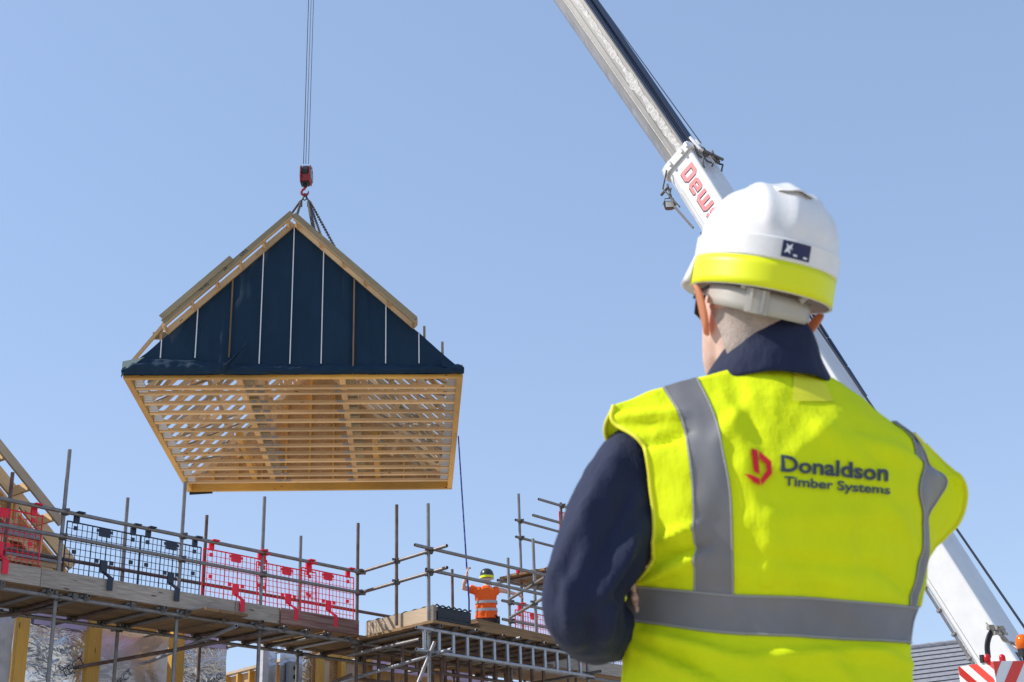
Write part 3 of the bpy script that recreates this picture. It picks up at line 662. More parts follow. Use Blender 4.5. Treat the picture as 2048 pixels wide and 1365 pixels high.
MB().beam(LMR(-2.5, o1), LMR(LRB[0] + .02, o1), .045, .12).build('verge_board', M['pine_dry'], lr); MB().beam(LMR(-2.5, o2), LMR(s_end, o2), .05, .17).build('verge_rail', M['pine'], lr)
for k in range(11):
    o = o2 - .38 * (k + 1); MB().beam(LMR(-2.5, o), LMR(s_end + .1, o), .05, .2).build('rafter', M['pine'], lr)
gs = MB(); top0 = LRP(-2.5, o2 - .1, -.12)
gs.prism([S(s_end + .3, o2 - .1, 4.36), S(s_end + .25, o2 - .1, 4.6), LRP(s_end - .1, o2 - .1, -.12), top0, LMR(s_end - .1, o2 - .1, -.12), S(-5 - s_end - .25, o2 - .1, 4.6), S(-5 - s_end - .3, o2 - .1, 4.36)], -SN * .014); gs.build('gable_sheathing', M['osb'], lr)
for k in range(9):
    s = s_end - .15 - .45 * k; q = LRP(s, o2 - .04, -.1); MB().beam(S(s, o2 - .04, 4.38), q, .05, .09, SN).build('stud', M['lvl'], lr)
for z, ds, o in ((4.66, .55, o2 + .1), (4.93, .28, o2 + .08), (5.22, .05, o2 + .06), (5.5, -.3, o2 + .05)):
    MB().beam(S(-2.5, o, z), S(s_end + ds - .3, o, z - .02), .03, .10, VZ).build('grey_batten', M['slate'], lr); MB().beam(S(-2.5, o - .03, z - .09), S(s_end + ds - .34, o - .03, z - .11), .03, .06, VZ).build('batten', M['pine'], lr)
# ------------- tiled house on the right
ra = atY(1700, 1311.5, 45); rb = atY(1992, 1276, 45.5)
rh = thing('tiled_house', 'house with grey tiled roof in the distance behind the crane', 'house', (ra + rb) / 2 * np.array([1, 1, 0]))
rd = rb - ra; RL = np.linalg.norm(rd); rd /= RL; rdn = np.array([rd[1], -rd[0], 0]); rdn /= np.linalg.norm(rdn)
sl_ = rdn * math.cos(rad(36)) - VZ * math.sin(rad(36)); nn = np.cross(rd, sl_); nn *= np.sign(nn[2])
mb = MB()
for k in range(17):
    a = ra + sl_ * (.05 + .27 * k) + nn * .0; mb.prism([a, a + sl_ * .30 + nn * .035, a + sl_ * .30 + nn * .0, a - nn * .03], rd * RL)
mb.build('roof_tiles', M['slate'], rh)
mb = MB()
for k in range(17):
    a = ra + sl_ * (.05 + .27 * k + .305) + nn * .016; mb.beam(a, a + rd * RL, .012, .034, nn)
mb.build('tile_edge_shade', M['tileshade'], rh)
mb = MB(); n = int(RL / .45)
for k in range(n):
    a = ra + rd * RL * k / n; b = ra + rd * RL * (k + .98) / n; mb.tube([a - VZ * .02, b - VZ * .02], [.11, .125], 10)
mb.build('ridge_tiles', M['slate'], rh)
wl = MB(); c0 = ra + sl_ * 4.4 + VZ * -.1; wl.prism([c0 * np.array([1, 1, 0]), c0, ra - VZ * .25, ra * np.array([1, 1, 0]) - rdn * 3.6, ra * np.array([1, 1, 0]) - rdn * 3.6 + VZ * .0], rd * RL); wl.build('wall', M['brick'], rh)
# ================================================================== crane
r1, r2 = ray(1945.5, 1226), ray(1408.7, 382); pn = np.cross(r1, r2)
tipz = H - (pn[0] * HK[0] + pn[1] * HK[1]) / pn[2]; TIP = np.array([HK[0], HK[1], tipz]); BP = CAM + r1 * (17.5 / r1[1])
bd = TIP - BP; BL = np.linalg.norm(bd); bd /= BL
hh_ = bd * np.array([1, 1, 0]); hh_ /= np.linalg.norm(hh_); sd_ = np.array([hh_[1], -hh_[0], 0]); sd_ *= -np.sign(sd_[1]); tn = np.cross(sd_, bd); tn *= np.sign(tn[2])
A_ = np.array([bd, -ray(1374, 331)]).T; tc_ = np.linalg.lstsq(A_, CAM - BP, rcond=None)[0][0]
TC0 = tc_
def K(t, x, y):
    gc = 1 + .21 * TC0 / 8.43
    if t > TC0:
        return BP + bd * TC0 + BD2 * (t - TC0) + (sd_ * x + tn * y) * gc * (1 + .032 * min(t - TC0, 5))
    g_ = 1 + .21 * t / 8.43
    return BP + bd * t + (sd_ * x + tn * y) * g_
BD2 = TIP + np.array([-.9, 0, 0]) - BP - bd * TC0; BD2 /= np.linalg.norm(BD2)
crane = thing('mobile_crane', 'white mobile crane with long telescopic boom leaning left behind the man in the yellow vest', 'crane', (BP[0], BP[1], 0))
def boom(t0, t1, w_, h_, name, mats, prof, seg=1, dy=0.0):
    mb = MB(); n = len(prof)
    for i in range(seg):
        a, b = t0 + (t1 - t0) * i / seg, t0 + (t1 - t0) * (i + 1) / seg
        vs = [K(t, x * w_ / 2, y * h_ / 2 + dy) for t in (a, b) for x, y, _ in prof]
        for j in range(n):
            j2 = (j + 1) % n; o = len(mb.v); mb.add([vs[j], vs[j2], vs[n + j2], vs[n + j]], [(0, 1, 2, 3)], [[(0, 0), (1, 0), (1, 1), (0, 1)]], prof[j][2])
    for t, sg in ((t0, 1), (t1, -1)): mb.add([K(t, x * w_ / 2, y * h_ / 2 + dy) for x, y, _ in prof], [tuple(range(n))])
    return mb.build(name, mats, crane)
pb_ = [(.90, 1, 0), (.97, .97, 0), (1, .90, 0), (1, -.55, 0), (.93, -.80, 0), (.72, -.97, 0), (.5, -1, 0), (-.5, -1, 0), (-.72, -.97, 0), (-.93, -.80, 0), (-1, -.55, 0), (-1, .9, 0), (-.9, 1, 0)]
HB, WB = .537, .524
b1 = boom(-4.0, tc_, WB, HB, 'boom_base_section', [M['boom_white']], pb_)
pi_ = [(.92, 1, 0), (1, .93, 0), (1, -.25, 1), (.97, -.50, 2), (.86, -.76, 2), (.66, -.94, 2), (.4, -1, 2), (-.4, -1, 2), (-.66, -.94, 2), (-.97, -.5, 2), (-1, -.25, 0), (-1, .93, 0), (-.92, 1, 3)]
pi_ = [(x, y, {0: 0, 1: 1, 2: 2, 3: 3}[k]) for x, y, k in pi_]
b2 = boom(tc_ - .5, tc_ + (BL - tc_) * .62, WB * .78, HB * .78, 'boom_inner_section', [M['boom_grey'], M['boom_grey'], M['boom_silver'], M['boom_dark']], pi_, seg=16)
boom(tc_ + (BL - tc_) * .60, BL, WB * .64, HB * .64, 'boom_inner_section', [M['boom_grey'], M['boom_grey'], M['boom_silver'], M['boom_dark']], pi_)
# seams, drips and dried grease on the inner section
xs = WB * .39
for y, w_, m_ in ((.035, .006, 'black'), (-.035, .012, 'grease'), (-.055, .006, 'rope')):
    for k in range(12): MB().beam(K(tc_ + k, xs + .002, y), K(tc_ + k + 1, xs + .002, y), .006, w_, tn).build('boom_seam', M[m_], b2)
random.seed(3)
gm = MB(); n = 150
up_ = []; lo_ = []
for i in range(n):
    t = tc_ + .05 + 11.5 * i / n; a = .9 + .6 * noise.noise((i * .17, 1, 2)); q = .09 * max(0.05, a) * (1 if i % 3 else .75) * (1.1 if i < 30 else .75)
    c = .12 + .012 * noise.noise((i * .15, 4, 4)); up_.append(K(t, xs + .005, min(.188, c + q * .45))); lo_.append(K(t, xs + .005, c - q * .75))
for i in range(n - 1):
    gm.add([lo_[i], lo_[i + 1], up_[i + 1], up_[i]], [(0, 1, 2, 3)])
for k in range(12): MB().beam(K(tc_ + k, WB * .28, HB * .39 + .003), K(tc_ + k + 1, WB * .28, HB * .39 + .003), .012, .004, tn).build('boom_seam', M['boom_silver'], b2)
gm.build('grease_streak', M['grease'], b2)
for k in range(90):
    pass
# collar at the end of the base section
def ring(t, dt, g_, name, m_):
    mb = MB(); n = len(pb_)
    rings = [[K(tt, x * (WB / 2 + gg), y * (HB / 2 + gg)) for x, y, _ in pb_] for tt, gg in ((t, .002), (t, g_), (t + dt, g_), (t + dt, -.06))]
    mb.loft(rings, caps=False); return mb.build(name, M[m_], crane)
ring(tc_ - .12, .16, .035, 'boom_collar', 'boom_white')

for y_ in (.2, -.1, .34): MB().box(K(tc_ - .05, WB / 2 + .05, y_ * .8), (.10, .06, .05), bd).build('collar_fitting', M['boom_white'], crane)
for x_, r_ in ((WB / 2 - .1, .028), (.05, .02)): MB().tube([K(tc_ + .18, x_, HB / 2 + .05), K(tc_ - .22, x_, HB / 2 + .08)], r_, 8).build('rope_guide', M['boom_white'], crane)
hs_ = MB()
for x, y, dz in ((.1, .06, 0), (-.12, .08, 1), (.2, .04, 2)):
    hs_.tube([K(tc_ - .1 - .5 * u, x + .04 * math.sin(7 * u + dz), HB / 2 + y + .03 * math.sin(9 * u + dz)) for u in np.linspace(0, 1, 14)], .016, 6)
for x in (-.2, 0.0): hs_.box(K(tc_ - .22 + x * .3, x + .1, HB / 2 + .08), (.20, .07, .06), bd)
hs_.tube([K(tc_ - .3, -.2, HB / 2 + .12), K(tc_ - .3, .22, HB / 2 + .12)], .026, 8)
hs_.build('rope_guide', M['coupler'], crane)
pp = MB(); pp.tube([K(tc_ - .3, .25, -HB / 2 - .04), K(tc_ - .3, .25, -HB / 2 - .20)], .026, 8); pp.tube([K(tc_ - .28, .28, -HB / 2 - .02), K(tc_ - .75, .3, -HB / 2 - .10), K(tc_ - 1.4, .3, -HB / 2 - .03)], .018, 6)
pp.tube([K(tc_ - .1, .32, -HB / 2 + .1), K(tc_ - .35, .35, -HB / 2 - .08), K(tc_ - .9, .33, -HB / 2 - .02)], .015, 6); pp.build('pipe_bracket', M['coupler'], crane)
for tq, sgn in ((0, 1),):
    fl = MB(); c = K(tc_ - .62, .26, -HB / 2 - .17); fl.loft([[c + .78 * np.array([x * q, yy, z * q]) for x, z in ((-.10, -.08), (.10, -.08), (.12, 0), (.10, .08), (-.10, .08), (-.12, 0))] for q, yy in ((.55, .14), (1, .02), (1.08, -.05))]); f_ = fl.build('floodlight', M['rusty'], crane)
    gl = MB(); gl.box(c + np.array([0, -.045, 0]), (.135, .01, .10)); gl.build('lamp_glass', M['glass'], f_)
    br = MB(); br.tube([c + np.array([-.11, 0, .02]), c + np.array([-.07, 0, .13]), c + np.array([.07, 0, .13]), c + np.array([.11, 0, 0])], .009, 6); br.tube([c + VZ * .13, K(tc_ - .4, .28, -HB / 2)], .015, 6); br.build('bracket', M['coupler'], f_)
# lettering on the boom side, reading down the boom
def boom_text(txt, t0, y0, size, m_, dx, off):
    vs, fs = text_mesh(txt, size, off); mb = MB(); mb.add([K(t0 - x * 1.5, WB / 2 + dx, y0 + y) for x, y in vs], fs); mb.build('lettering', M[m_], b1, recalc=False)
def block_letters():
    out = []; x0 = 0
    rc = lambda a, b, c, d: [(a, b), (c, b), (c, d), (a, d)]
    o_ = [(0, 0), (.48, 0), (.64, .18), (.64, .82), (.48, 1), (0, 1)]; i_ = [(.2, .2), (.40, .2), (.44, .26), (.44, .74), (.40, .8), (.2, .8)]
    D = [[o_[k], o_[(k + 1) % 6], i_[(k + 1) % 6], i_[k]] for k in range(6)]
    e_ = [[(0, .12), (.12, 0), (.2, 0), (.2, .8), (.12, .8), (0, .68)], rc(.2, .62, .44, .8), [(.44, .32), (.64, .32), (.64, .68), (.52, .8), (.44, .8)], rc(.2, .32, .44, .46), [(.2, 0), (.54, 0), (.64, .1), (.60, .18), (.2, .18)]]
    w_ = [rc(0, .2, .2, .8), rc(.37, .2, .57, .8), rc(.74, .2, .94, .8), [(0, .2), (.12, 0), (.82, 0), (.94, .2)]]
    s_ = [rc(.08, .62, .6, .8), rc(0, .46, .2, .72), rc(.0, .32, .6, .46), rc(.4, .18, .6, .32), rc(0, 0, .52, .18)]; s_[1] = rc(0, .46, .2, .62)
    for L, wd in ((D, .64), (e_, .64), (w_, .94), (s_, .6)): out += [[(x + x0, y) for x, y in p] for p in L]; x0 += wd + .13
    return out
def boom_letters(m_, dx, ox, oy):
    mb = MB()
    for p in block_letters(): mb.add([K(tc_ - .34 - x * .40 - ox, WB / 2 + dx, -.05 + oy + y * .235) for x, y in p], [tuple(range(len(p)))])
    mb.build('lettering', M[m_], b1, recalc=False)
boom_letters('logo_navy', .002, .014, -.014); boom_letters('boom_red', .006, 0, 0)
for y in (-.14, -.20): MB().beam(K(-3.9, WB / 2 + .001, y - .01), K(tc_ - .6, WB / 2 + .001, y - .01), .004, .005, tn).build('boom_seam', M['steel'], b1)
pg = MB(); pg.add([K(tc_ - 1.6 + a, WB / 2 - .012 + .0, y) for a, y in ((.12, -.24), (.30, -.20), (-.06, -.10), (-.22, -.16), (-.14, -.24))], [(0, 1, 2, 3, 4)])
# conduit along the lower edge, ropes above the top
cd = MB(); cd.tube([K(-3.5, WB / 2 - .05, -HB / 2 - .01), K(tc_ - 1.5, WB / 2 - .05, -HB / 2 - .01)], .018, 6)
for k in range(28): cd.box(K(-3.4 + .36 * k, WB / 2 - .05, -HB / 2 - .01), (.03, .06, .06), bd)
cd.build('conduit', M['steel'], crane)
rp = MB(); rp.tube([K(-2.2, -.12, HB / 2 + .22), K(BL, -.12, HB / 2 + .02)], .016, 6); rp.tube([K(tc_, .08, HB / 2 + .10), K(BL, .08, HB / 2 - .05)], .009, 6); rp.build('hoist_rope', M['rope'], crane)
for k, (x0, x1) in enumerate(((607, 625), (617, 629), (611.5, 627))):
    a = atY(x0, 328, 29.3); MB().tube([a, (a[0] + .02 * k, a[1], TIP[2] - .2)], .009, 6).build('hoist_rope', M['rope'], crane)
hd = MB(); hd.prism([K(BL - .4, -.3, .3), K(BL + .5, -.3, .35), K(BL + .6, -.3, -.3), K(BL + .1, -.3, -.6), K(BL - .4, -.3, -.35)], sd_ * .6); hd.build('boom_head', M['boom_white'], crane)
# thin black plates on the top face, painting the shade inside slots
tp = MB()
for t, x in ((-1.6, .05), (-1.6, -.22), (-2.3, .12), (-2.4, -.2), (-.9, .15), (-3.0, -.05)): tp.beam(K(t, x, HB / 2 + .001), K(t + .12, x, HB / 2 + .001), .05, .004, tn)
tp.build('slot_shade', M['black'], b1)
dt_ = MB()
for k in range(3): dt_.beam(K(4.75 - .60 * k, -.2, HB / 2 + .012), K(5.32 - .60 * k, -.2, HB / 2 + .012), .05, .03, tn)
dt_.build('rope_tray', M['boom_dark'], crane)
# superstructure, hoses, beacons and chevron board
wn = MB(); wn.prism([K(-1.3, -.45, HB / 2 + .06), K(-1.5, -.45, HB / 2 + .45), K(-3.2, -.45, HB / 2 + .5), K(-3.2, -.45, HB / 2 + .03)], sd_ * .5); wn.build('winch_housing', M['steel'], crane)
bo = MB(); bo.prism([K(-1.35, -.10, HB / 2 + .15), K(-1.5, -.10, HB / 2 + .36), K(-3.1, -.10, HB / 2 + .40), K(-3.1, -.10, HB / 2 + .12)], sd_ * .16); bo.build('winch_opening_shade', M['voidshade'], crane)  # solid block; its dark colour stands in for the shade inside an opening
CC = atY(1986, 1323, 15.9); cz = CC[2]
cx = np.array([.97, .12, 0]); cx /= np.linalg.norm(cx); cl = np.array([-.62, .78, 0]); cl /= np.linalg.norm(cl)
body = MB(); body.prism([CC + VZ * -1.3, CC + cx * 2.4 - VZ * 1.3, CC + cx * 2.4 + cl * .7 - VZ * 1.3, CC + cl * .47 - VZ * 1.3], VZ * 1.3); bdy = body.build('counterweight', M['chevwhite'], crane)
def stripes(o, dx, L, hgt, nrm_, lean, first, wst, col='chevred'):
    mb = MB(); x = first
    while x < L + hgt:
        poly = [(x, 0), (x + wst, 0), (x + wst + lean * hgt, -hgt), (x + lean * hgt, -hgt)]
        # clip to 0..L by sampling quads
        N_ = 14
        for i in range(N_):
            y0, y1 = -hgt * i / N_, -hgt * (i + 1) / N_; xa0, xb0 = x + lean * -y0, x + wst + lean * -y0; xa1, xb1 = x + lean * -y1, x + wst + lean * -y1
            cl_ = lambda v: min(L, max(0, v))
            q = [(cl_(xa0), y0), (cl_(xb0), y0), (cl_(xb1), y1), (cl_(xa1), y1)]
            if abs(q[0][0] - q[1][0]) + abs(q[2][0] - q[3][0]) < 1e-4: continue
            mb.add([o + dx * a + VZ * b + nrm_ * .004 for a, b in q], [(0, 1, 2, 3)])
        x += wst * 2
    mb.build('chevron_stripe', M[col], bdy)
stripes(CC, cx, 2.4, 1.3, np.array([cx[1], -cx[0], 0]), -.62, -.04, .14); n2 = np.array([-cl[1], cl[0], 0]); n2 = n2 if n2[1] < 0 else -n2
stripes(CC + cl * .002, cl, .465, 1.3, n2, -1.0, -.02, .115); stripes(CC + cl * .002, cl, .465, 1.3, n2, -1.0, .44, .115)
for q, r_ in ((CC + cl * .07 + VZ * .0, .036), (CC + cx * .21 + VZ * .0 + cl * .1, .036)):
    lb = MB(); lb.loft([[q + np.array([rr * math.cos(t), rr * math.sin(t), z]) for t in np.linspace(0, 2 * math.pi, 14, endpoint=False)] for rr, z in ((r_, .0), (r_, .05), (r_ * .85, .075), (r_ * .4, .09))]); lb.build('marker_lamp', M['lamp_red'], crane, smooth=True)
lb = MB(); q = CC + cl * .135; lb.box(q + VZ * .045, (.04, .04, .09), cl); lb.build('lamp_bracket', M['black'], crane)
q = atY(2048, 1302, 16.0); lb = MB(); lb.loft([[q + np.array([rr * math.cos(t), rr * math.sin(t), z]) for t in np.linspace(0, 2 * math.pi, 16, endpoint=False)] for rr, z in ((.075, .02), (.078, .12), (.06, .165), (.03, .185))]); lb.build('beacon', M['lamp_amber'], crane, smooth=True)
lb = MB(); lb.tube([q + VZ * -.25, q + VZ * -.06], .03, 10); lb.tube([q + VZ * -.07, q + VZ * .02], .07, 14); lb.build('beacon_base', M['black'], crane)
hz2 = MB(); random.seed(5)
A0 = K(-2.0, WB / 2 + .10, .05)
for k in range(2):
    hz2.tube(crv([atY(1974 + 5 * k, 1316, 16.45), atY(1972 + 5 * k, 1292, 16.4), atY(1976 + 5 * k, 1272 + 2 * k, 16.4), atY(1984 + 4 * k, 1260 + 3 * k, 16.45), atY(1994 + 3 * k, 1254 + 4 * k, 16.5)], 7), .018, 8)
hz2.build('hydraulic_hose', M['black'], crane, smooth=True)
hz3 = MB()
for k in range(6):
    jx, jy = random.uniform(-3, 3), random.uniform(-4, 4)
    hz3.tube(crv([atY(1972 + 3 * k, 1246 + 5 * k, 16.5), atY(1984 + jx, 1257 + jy, 16.45), atY(1996 + jx, 1266 + jy, 16.4), atY(2010 + jy, 1279 + jx, 16.4), atY(2026 + jx, 1290 + jy, 16.4), atY(2044, 1302 + jy, 16.3)], 7), .009 + .004 * (k % 2), 6)
for k in range(9): hz3.box(atY(1978 + 4 * k, 1250 + random.uniform(0, 14) + k, 16.42), (random.uniform(.03, .07), .04, random.uniform(.03, .06)), (1, random.random(), 0))
hz3.build('hose_bundle', M['hoseclad'], crane, smooth=False)
ts = MB(); ts.prism([CC + cl * .9 + VZ * -1.3, CC + cx * 2.2 + cl * .9 - VZ * 1.3, CC + cx * 2.2 + cl * 4 - VZ * 1.3, CC + cl * 4.0 - VZ * 1.3], VZ * .9); ts.build('turntable_deck', M['boom_white'], crane)
ch = MB(); chd = hh_; c0 = np.array([BP[0] + .8, BP[1] - .6, 0]); ch.beam(c0 - chd * 5 + VZ * 1.15, c0 + chd * 4 + VZ * 1.15, 2.4, .6); ch.build('carrier_chassis', M['black'], crane)
for a in (-4.2, -2.6, 1.6, 3.2):
    for s_ in (-1.15, 1.15): 
        c = c0 + chd * a + sd_ * s_ + VZ * .62; MB().tube([c - sd_ * .2, c + sd_ * .2], .62, 24).build('wheel', M['black'], crane)
# ================================================================== people
def ell(c, ax, ay, n=28, ux=VX, uy=VYk, p=2.0, dz=None):
    out = []
    for t in np.linspace(0, 2 * math.pi, n, endpoint=False):
        cx_, sy_ = math.cos(t), math.sin(t); q = (abs(cx_) ** p + abs(sy_) ** p) ** (-1 / p)
        out.append(np.array(c) + ux * ax * cx_ * q + uy * ay * sy_ * q)
    return out
def hand(mb, wr, d, nrm, side, sc_=1.0, curl=.5, spread=.1):
    """palm plus five jointed fingers. d: towards the fingers, nrm: out of the back of the hand, side: towards the thumb"""
    d = np.array(d, float); d /= np.linalg.norm(d); side = np.array(side, float); side -= d * (side @ d); side /= np.linalg.norm(side)
    nrm = np.cross(side, d) * np.sign(np.cross(side, d) @ np.array(nrm, float)); wr = np.array(wr, float)
    mb.loft([ell(wr + d * q * sc_, a * sc_, b * sc_, 14, side, nrm, 2.6) for q, a, b in ((-.02, .026, .02), (.01, .03, .019), (.05, .040, .016), (.085, .041, .013), (.095, .036, .010))])
    for k, (o, L, r) in enumerate(((.031, .072, .0088), (.011, .080, .0092), (-.010, .075, .0088), (-.029, .060, .0078))):
        b0 = wr + (d * .085 + side * o) * sc_; a = 0.0; pts = [b0 - d * .02 * sc_, b0]; dirv = d + side * (o * spread * 20) * .1
        dirv /= np.linalg.norm(dirv); p = b0
        for j, f in enumerate((.46, .31, .23)):
            a += curl * (.8 + .25 * j + .08 * k); q = dirv * math.cos(a) - nrm * math.sin(a); p = p + q * L * f * sc_; pts.append(p)
        mb.tube(pts, [r * sc_ * z for z in (1.1, 1.1, 1.0, .93, .75)], 8)
    b0 = wr + (d * .025 + side * .030) * sc_; t1 = (side * .75 + d * .75 - nrm * .25); t1 /= np.linalg.norm(t1); t2 = t1 * .7 + d * .6 - nrm * curl * .5; t2 /= np.linalg.norm(t2)
    mb.tube([b0 - t1 * .015 * sc_, b0 + t1 * .02 * sc_, b0 + t1 * .045 * sc_, b0 + (t1 * .045 + t2 * .030) * sc_, b0 + (t1 * .045 + t2 * .052) * sc_], [.015 * sc_, .014 * sc_, .0115 * sc_, .010 * sc_, .007 * sc_], 8)
def head_rings(HD):
    R = []
    for z, hw, yf, yb in ((-.122, .020, .088, .050), (-.115, .036, .100, .018), (-.095, .050, .103, -.025), (-.07, .060, .100, -.055), (-.045, .067, .097, -.075), (-.015, .071, .096, -.088), (.015, .074, .094, -.096), (.045, .076, .098, -.100), (.075, .074, .093, -.097), (.100, .062, .076, -.082), (.118, .042, .050, -.055), (.128, .014, .018, -.018)):
        ring_ = []
        for t in np.linspace(0, 2 * math.pi, 40, endpoint=False):
            x = math.sin(t) * hw; c = math.cos(t); y = (yf + yb) / 2 + (yf - yb) / 2 * c
            if c > 0:
                front = max(0, 1 - abs(x) / .022)
                nose = max(0, 1 - abs(z + .028) / .030); y += .024 * front * nose * (1.15 if z < -.02 else .7)
                eye = max(0, 1 - abs(z - .005) / .016) * max(0, 1 - abs(abs(x) - .032) / .02); y -= .012 * eye
                mouth = max(0, 1 - abs(z + .07) / .012) * max(0, 1 - abs(x) / .03); y += .006 * mouth
                brow = max(0, 1 - abs(z - .032) / .015) * max(0, 1 - abs(abs(x) - .03) / .03); y += .005 * brow
            ring_.append(HD(x, y, z))
        R.append(ring_)
    return R
def remesh(o, v, it=4, f=.5):
    mod(o, 'REMESH', mode='VOXEL', voxel_size=v, use_smooth_shade=True); mod(o, 'SMOOTH', factor=f, iterations=it)
# ---------------------------------------------------------------- the man in the yellow vest
YAW = rad(14); ex = np.array([math.cos(YAW), math.sin(YAW), 0]); ey = np.array([-math.sin(YAW), math.cos(YAW), 0])
PC = np.array([.405, 2.215, 0.0])
def PL(x, y, z): return PC + ex * x + ey * y + VZ * z
man = thing('person', 'man seen from behind in white hard hat and yellow vest with arms folded', 'person', PC)
HCN = atY(1507, 608, 2.19)
az = rad(9.5); f0 = np.array([-math.sin(az), math.cos(az), 0]); pt_ = rad(13)
hf = f0 * math.cos(pt_) + VZ * math.sin(pt_); hu = VZ * math.cos(pt_) - f0 * math.sin(pt_); hr = np.cross(hf, hu); rl = rad(11)
hr, hu = hr * math.cos(rl) - hu * math.sin(rl), hu * math.cos(rl) + hr * math.sin(rl)
HS = 1.12
def HD(x, y, z): return HCN + (hr * x + hf * y + hu * z) * HS
LA = [(1345, 850, 2.20, .050), (1290, 905, 2.175, .064), (1243, 995, 2.145, .073), (1208, 1090, 2.11, .076), (1166, 1165, 2.08, .062), (1168, 1222, 2.085, .061), (1186, 1252, 2.13, .058), (1235, 1258, 2.22, .055), (1310, 1240, 2.30, .050), (1390, 1215, 2.36, .042), (1450, 1190, 2.385, .036)]
RA = [(1740, 890, 2.26, .045), (1788, 945, 2.33, .055), (1792, 1020, 2.38, .056), (1770, 1110, 2.43, .056), (1750, 1195, 2.44, .060), (1690, 1225, 2.45, .056), (1600, 1215, 2.46, .05), (1480, 1200, 2.43, .046), (1380, 1190, 2.36, .038), (1318, 1186, 2.27, .034)]
def px_arm(A): 
    P = np.array([[*atY(x, y, Y), r] for x, y, Y, r in A]); Q = crv(P, 6); return Q[:, :3], Q[:, 3]
la, lr_ = px_arm(LA); ra_, rr_ = px_arm(RA)
bm = MB(); bm.loft(head_rings(HD))
nb = PL(0.03, -.005, 1.46); nk = HD(0, -.022, -.045)
bm.loft([ell(nk + (nb - nk) * t, 0.068 + .008 * t, .068 + .008 * t, 24, ex, ey) for t in np.linspace(-.3, 1.1, 8)])
TORSO = ((.80, .165, .115), (.95, .17, .115), (1.1, .155, .105), (1.25, .165, .11), (1.36, .175, .108), (1.43, .165, .09), (1.48, .12, .075), (1.52, .065, .06))
bm.loft([ell(PL(.02, 0, z), a, b, 28, ex, ey, 2.4) for z, a, b in TORSO])
for A, r in ((la, lr_), (ra_, rr_)): bm.tube(list(A), list(r * .72), 12)
hand(bm, ra_[-1], atY(1248, 1186, 2.13) - ra_[-1], (-1, 0, .2), (0, 0, 1), 1.0, .12); hand(bm, la[-1], la[-1] - la[-6] + np.array([.1, .02, .06]), (0, 1, .2), (0, 0, 1), 1.0, .25)
for s_ in (-1, 1):
    bm.tube([PL(.02 + s_ * .085, 0, .86), PL(s_ * .10, .0, .70), PL(s_ * .115, .02, .48), PL(s_ * .12, -.01, .28), PL(s_ * .125, -.01, .06)], [.10, .088, .062, .058, .042], 16)
    bm.tube([PL(s_ * .125, -.07, .045), PL(s_ * .13, .03, .05), PL(s_ * .14, .14, .035)], [.04, .045, .03], 12)
body = bm.build('body', M['skin'], man, smooth=True); remesh(body, .0058, 3)
for sgn in (-1, 1):
    e = MB(); er = []
    for q in np.linspace(-1, 1, 9):
        z = -.032 + .036 * q; k_ = math.sqrt(max(.02, 1 - q * q))
        er.append([HD(sgn * (.066 + .036 * (.5 + .5 * q) + .006 * math.cos(t)), -.012 - .008 * q + .019 * k_ * math.sin(t) - .020 * (.5 + .5 * math.cos(t)) * k_, z) for t in np.linspace(0, 2 * math.pi, 14, endpoint=False)])
    e.loft(er); eo = e.build('ear', M['ear'], man, smooth=True); mod(eo, 'SUBSURF', levels=1, render_levels=1)
    ey_ = MB(); c = HD(sgn * .032, .080, .005); ey_.loft([[c + .0115 * (hr * math.cos(t) * math.sin(u) + hf * math.cos(u) + hu * math.sin(t) * math.sin(u)) for t in np.linspace(0, 2 * math.pi, 12, endpoint=False)] for u in np.linspace(.05, 3.09, 8)]); ey_.build('eye', M['chevwhite'], man, smooth=True)
# cropped hair at the back of the head
hm = MB(); P = np.zeros((18, 36, 3)); zt = np.linspace(-.125, .09, 18)
zz, hwz, ybz, yfz = [-.125, -.095, -.07, -.045, -.015, .015, .045, .075, .10], [.0645, .064, .0635, .067, .071, .074, .076, .074, .062], [-.086, -.084, -.083, -.083, -.088, -.096, -.1, -.097, -.082], [.042, .04, .042, .06, .090, .094, .098, .093, .076]
for i, z in enumerate(zt):
    hw, yb, yf = np.interp(z, zz, hwz), np.interp(z, zz, ybz), np.interp(z, zz, yfz)
    for j in range(36):
        lim = .53 * math.pi if z > -.02 else .53 * math.pi + (.42 * math.pi) * (-.02 - z) / .055 * .35
        t = lim + (2 * math.pi - 2 * lim) * j / 35
        P[i, j] = HD(math.sin(t) * (hw + .003), (yf + yb) / 2 + ((yf - yb) / 2 + .003) * math.cos(t), z + .003 * noise.noise((j * .8, i * .8, 0)))
hm.grid(P); hm.build('hair', M['hair'], man, smooth=True)
# glasses
gl = MB()
for s_ in (-1, 1):
    gl.tube([HD(s_ * .074, -.012, .010), HD(s_ * .077, .05, .012), HD(s_ * .070, .095, .012)], .0028, 6)
    gl.prism([HD(s_ * x, .108 - .25 * max(0, abs(x) - .03), z) for x, z in ((.012, .018), (.045, .024), (.066, .018), (.064, -.012), (.045, -.022), (.018, -.016))], hf * .003)
gl.build('glasses', M['black'], man)
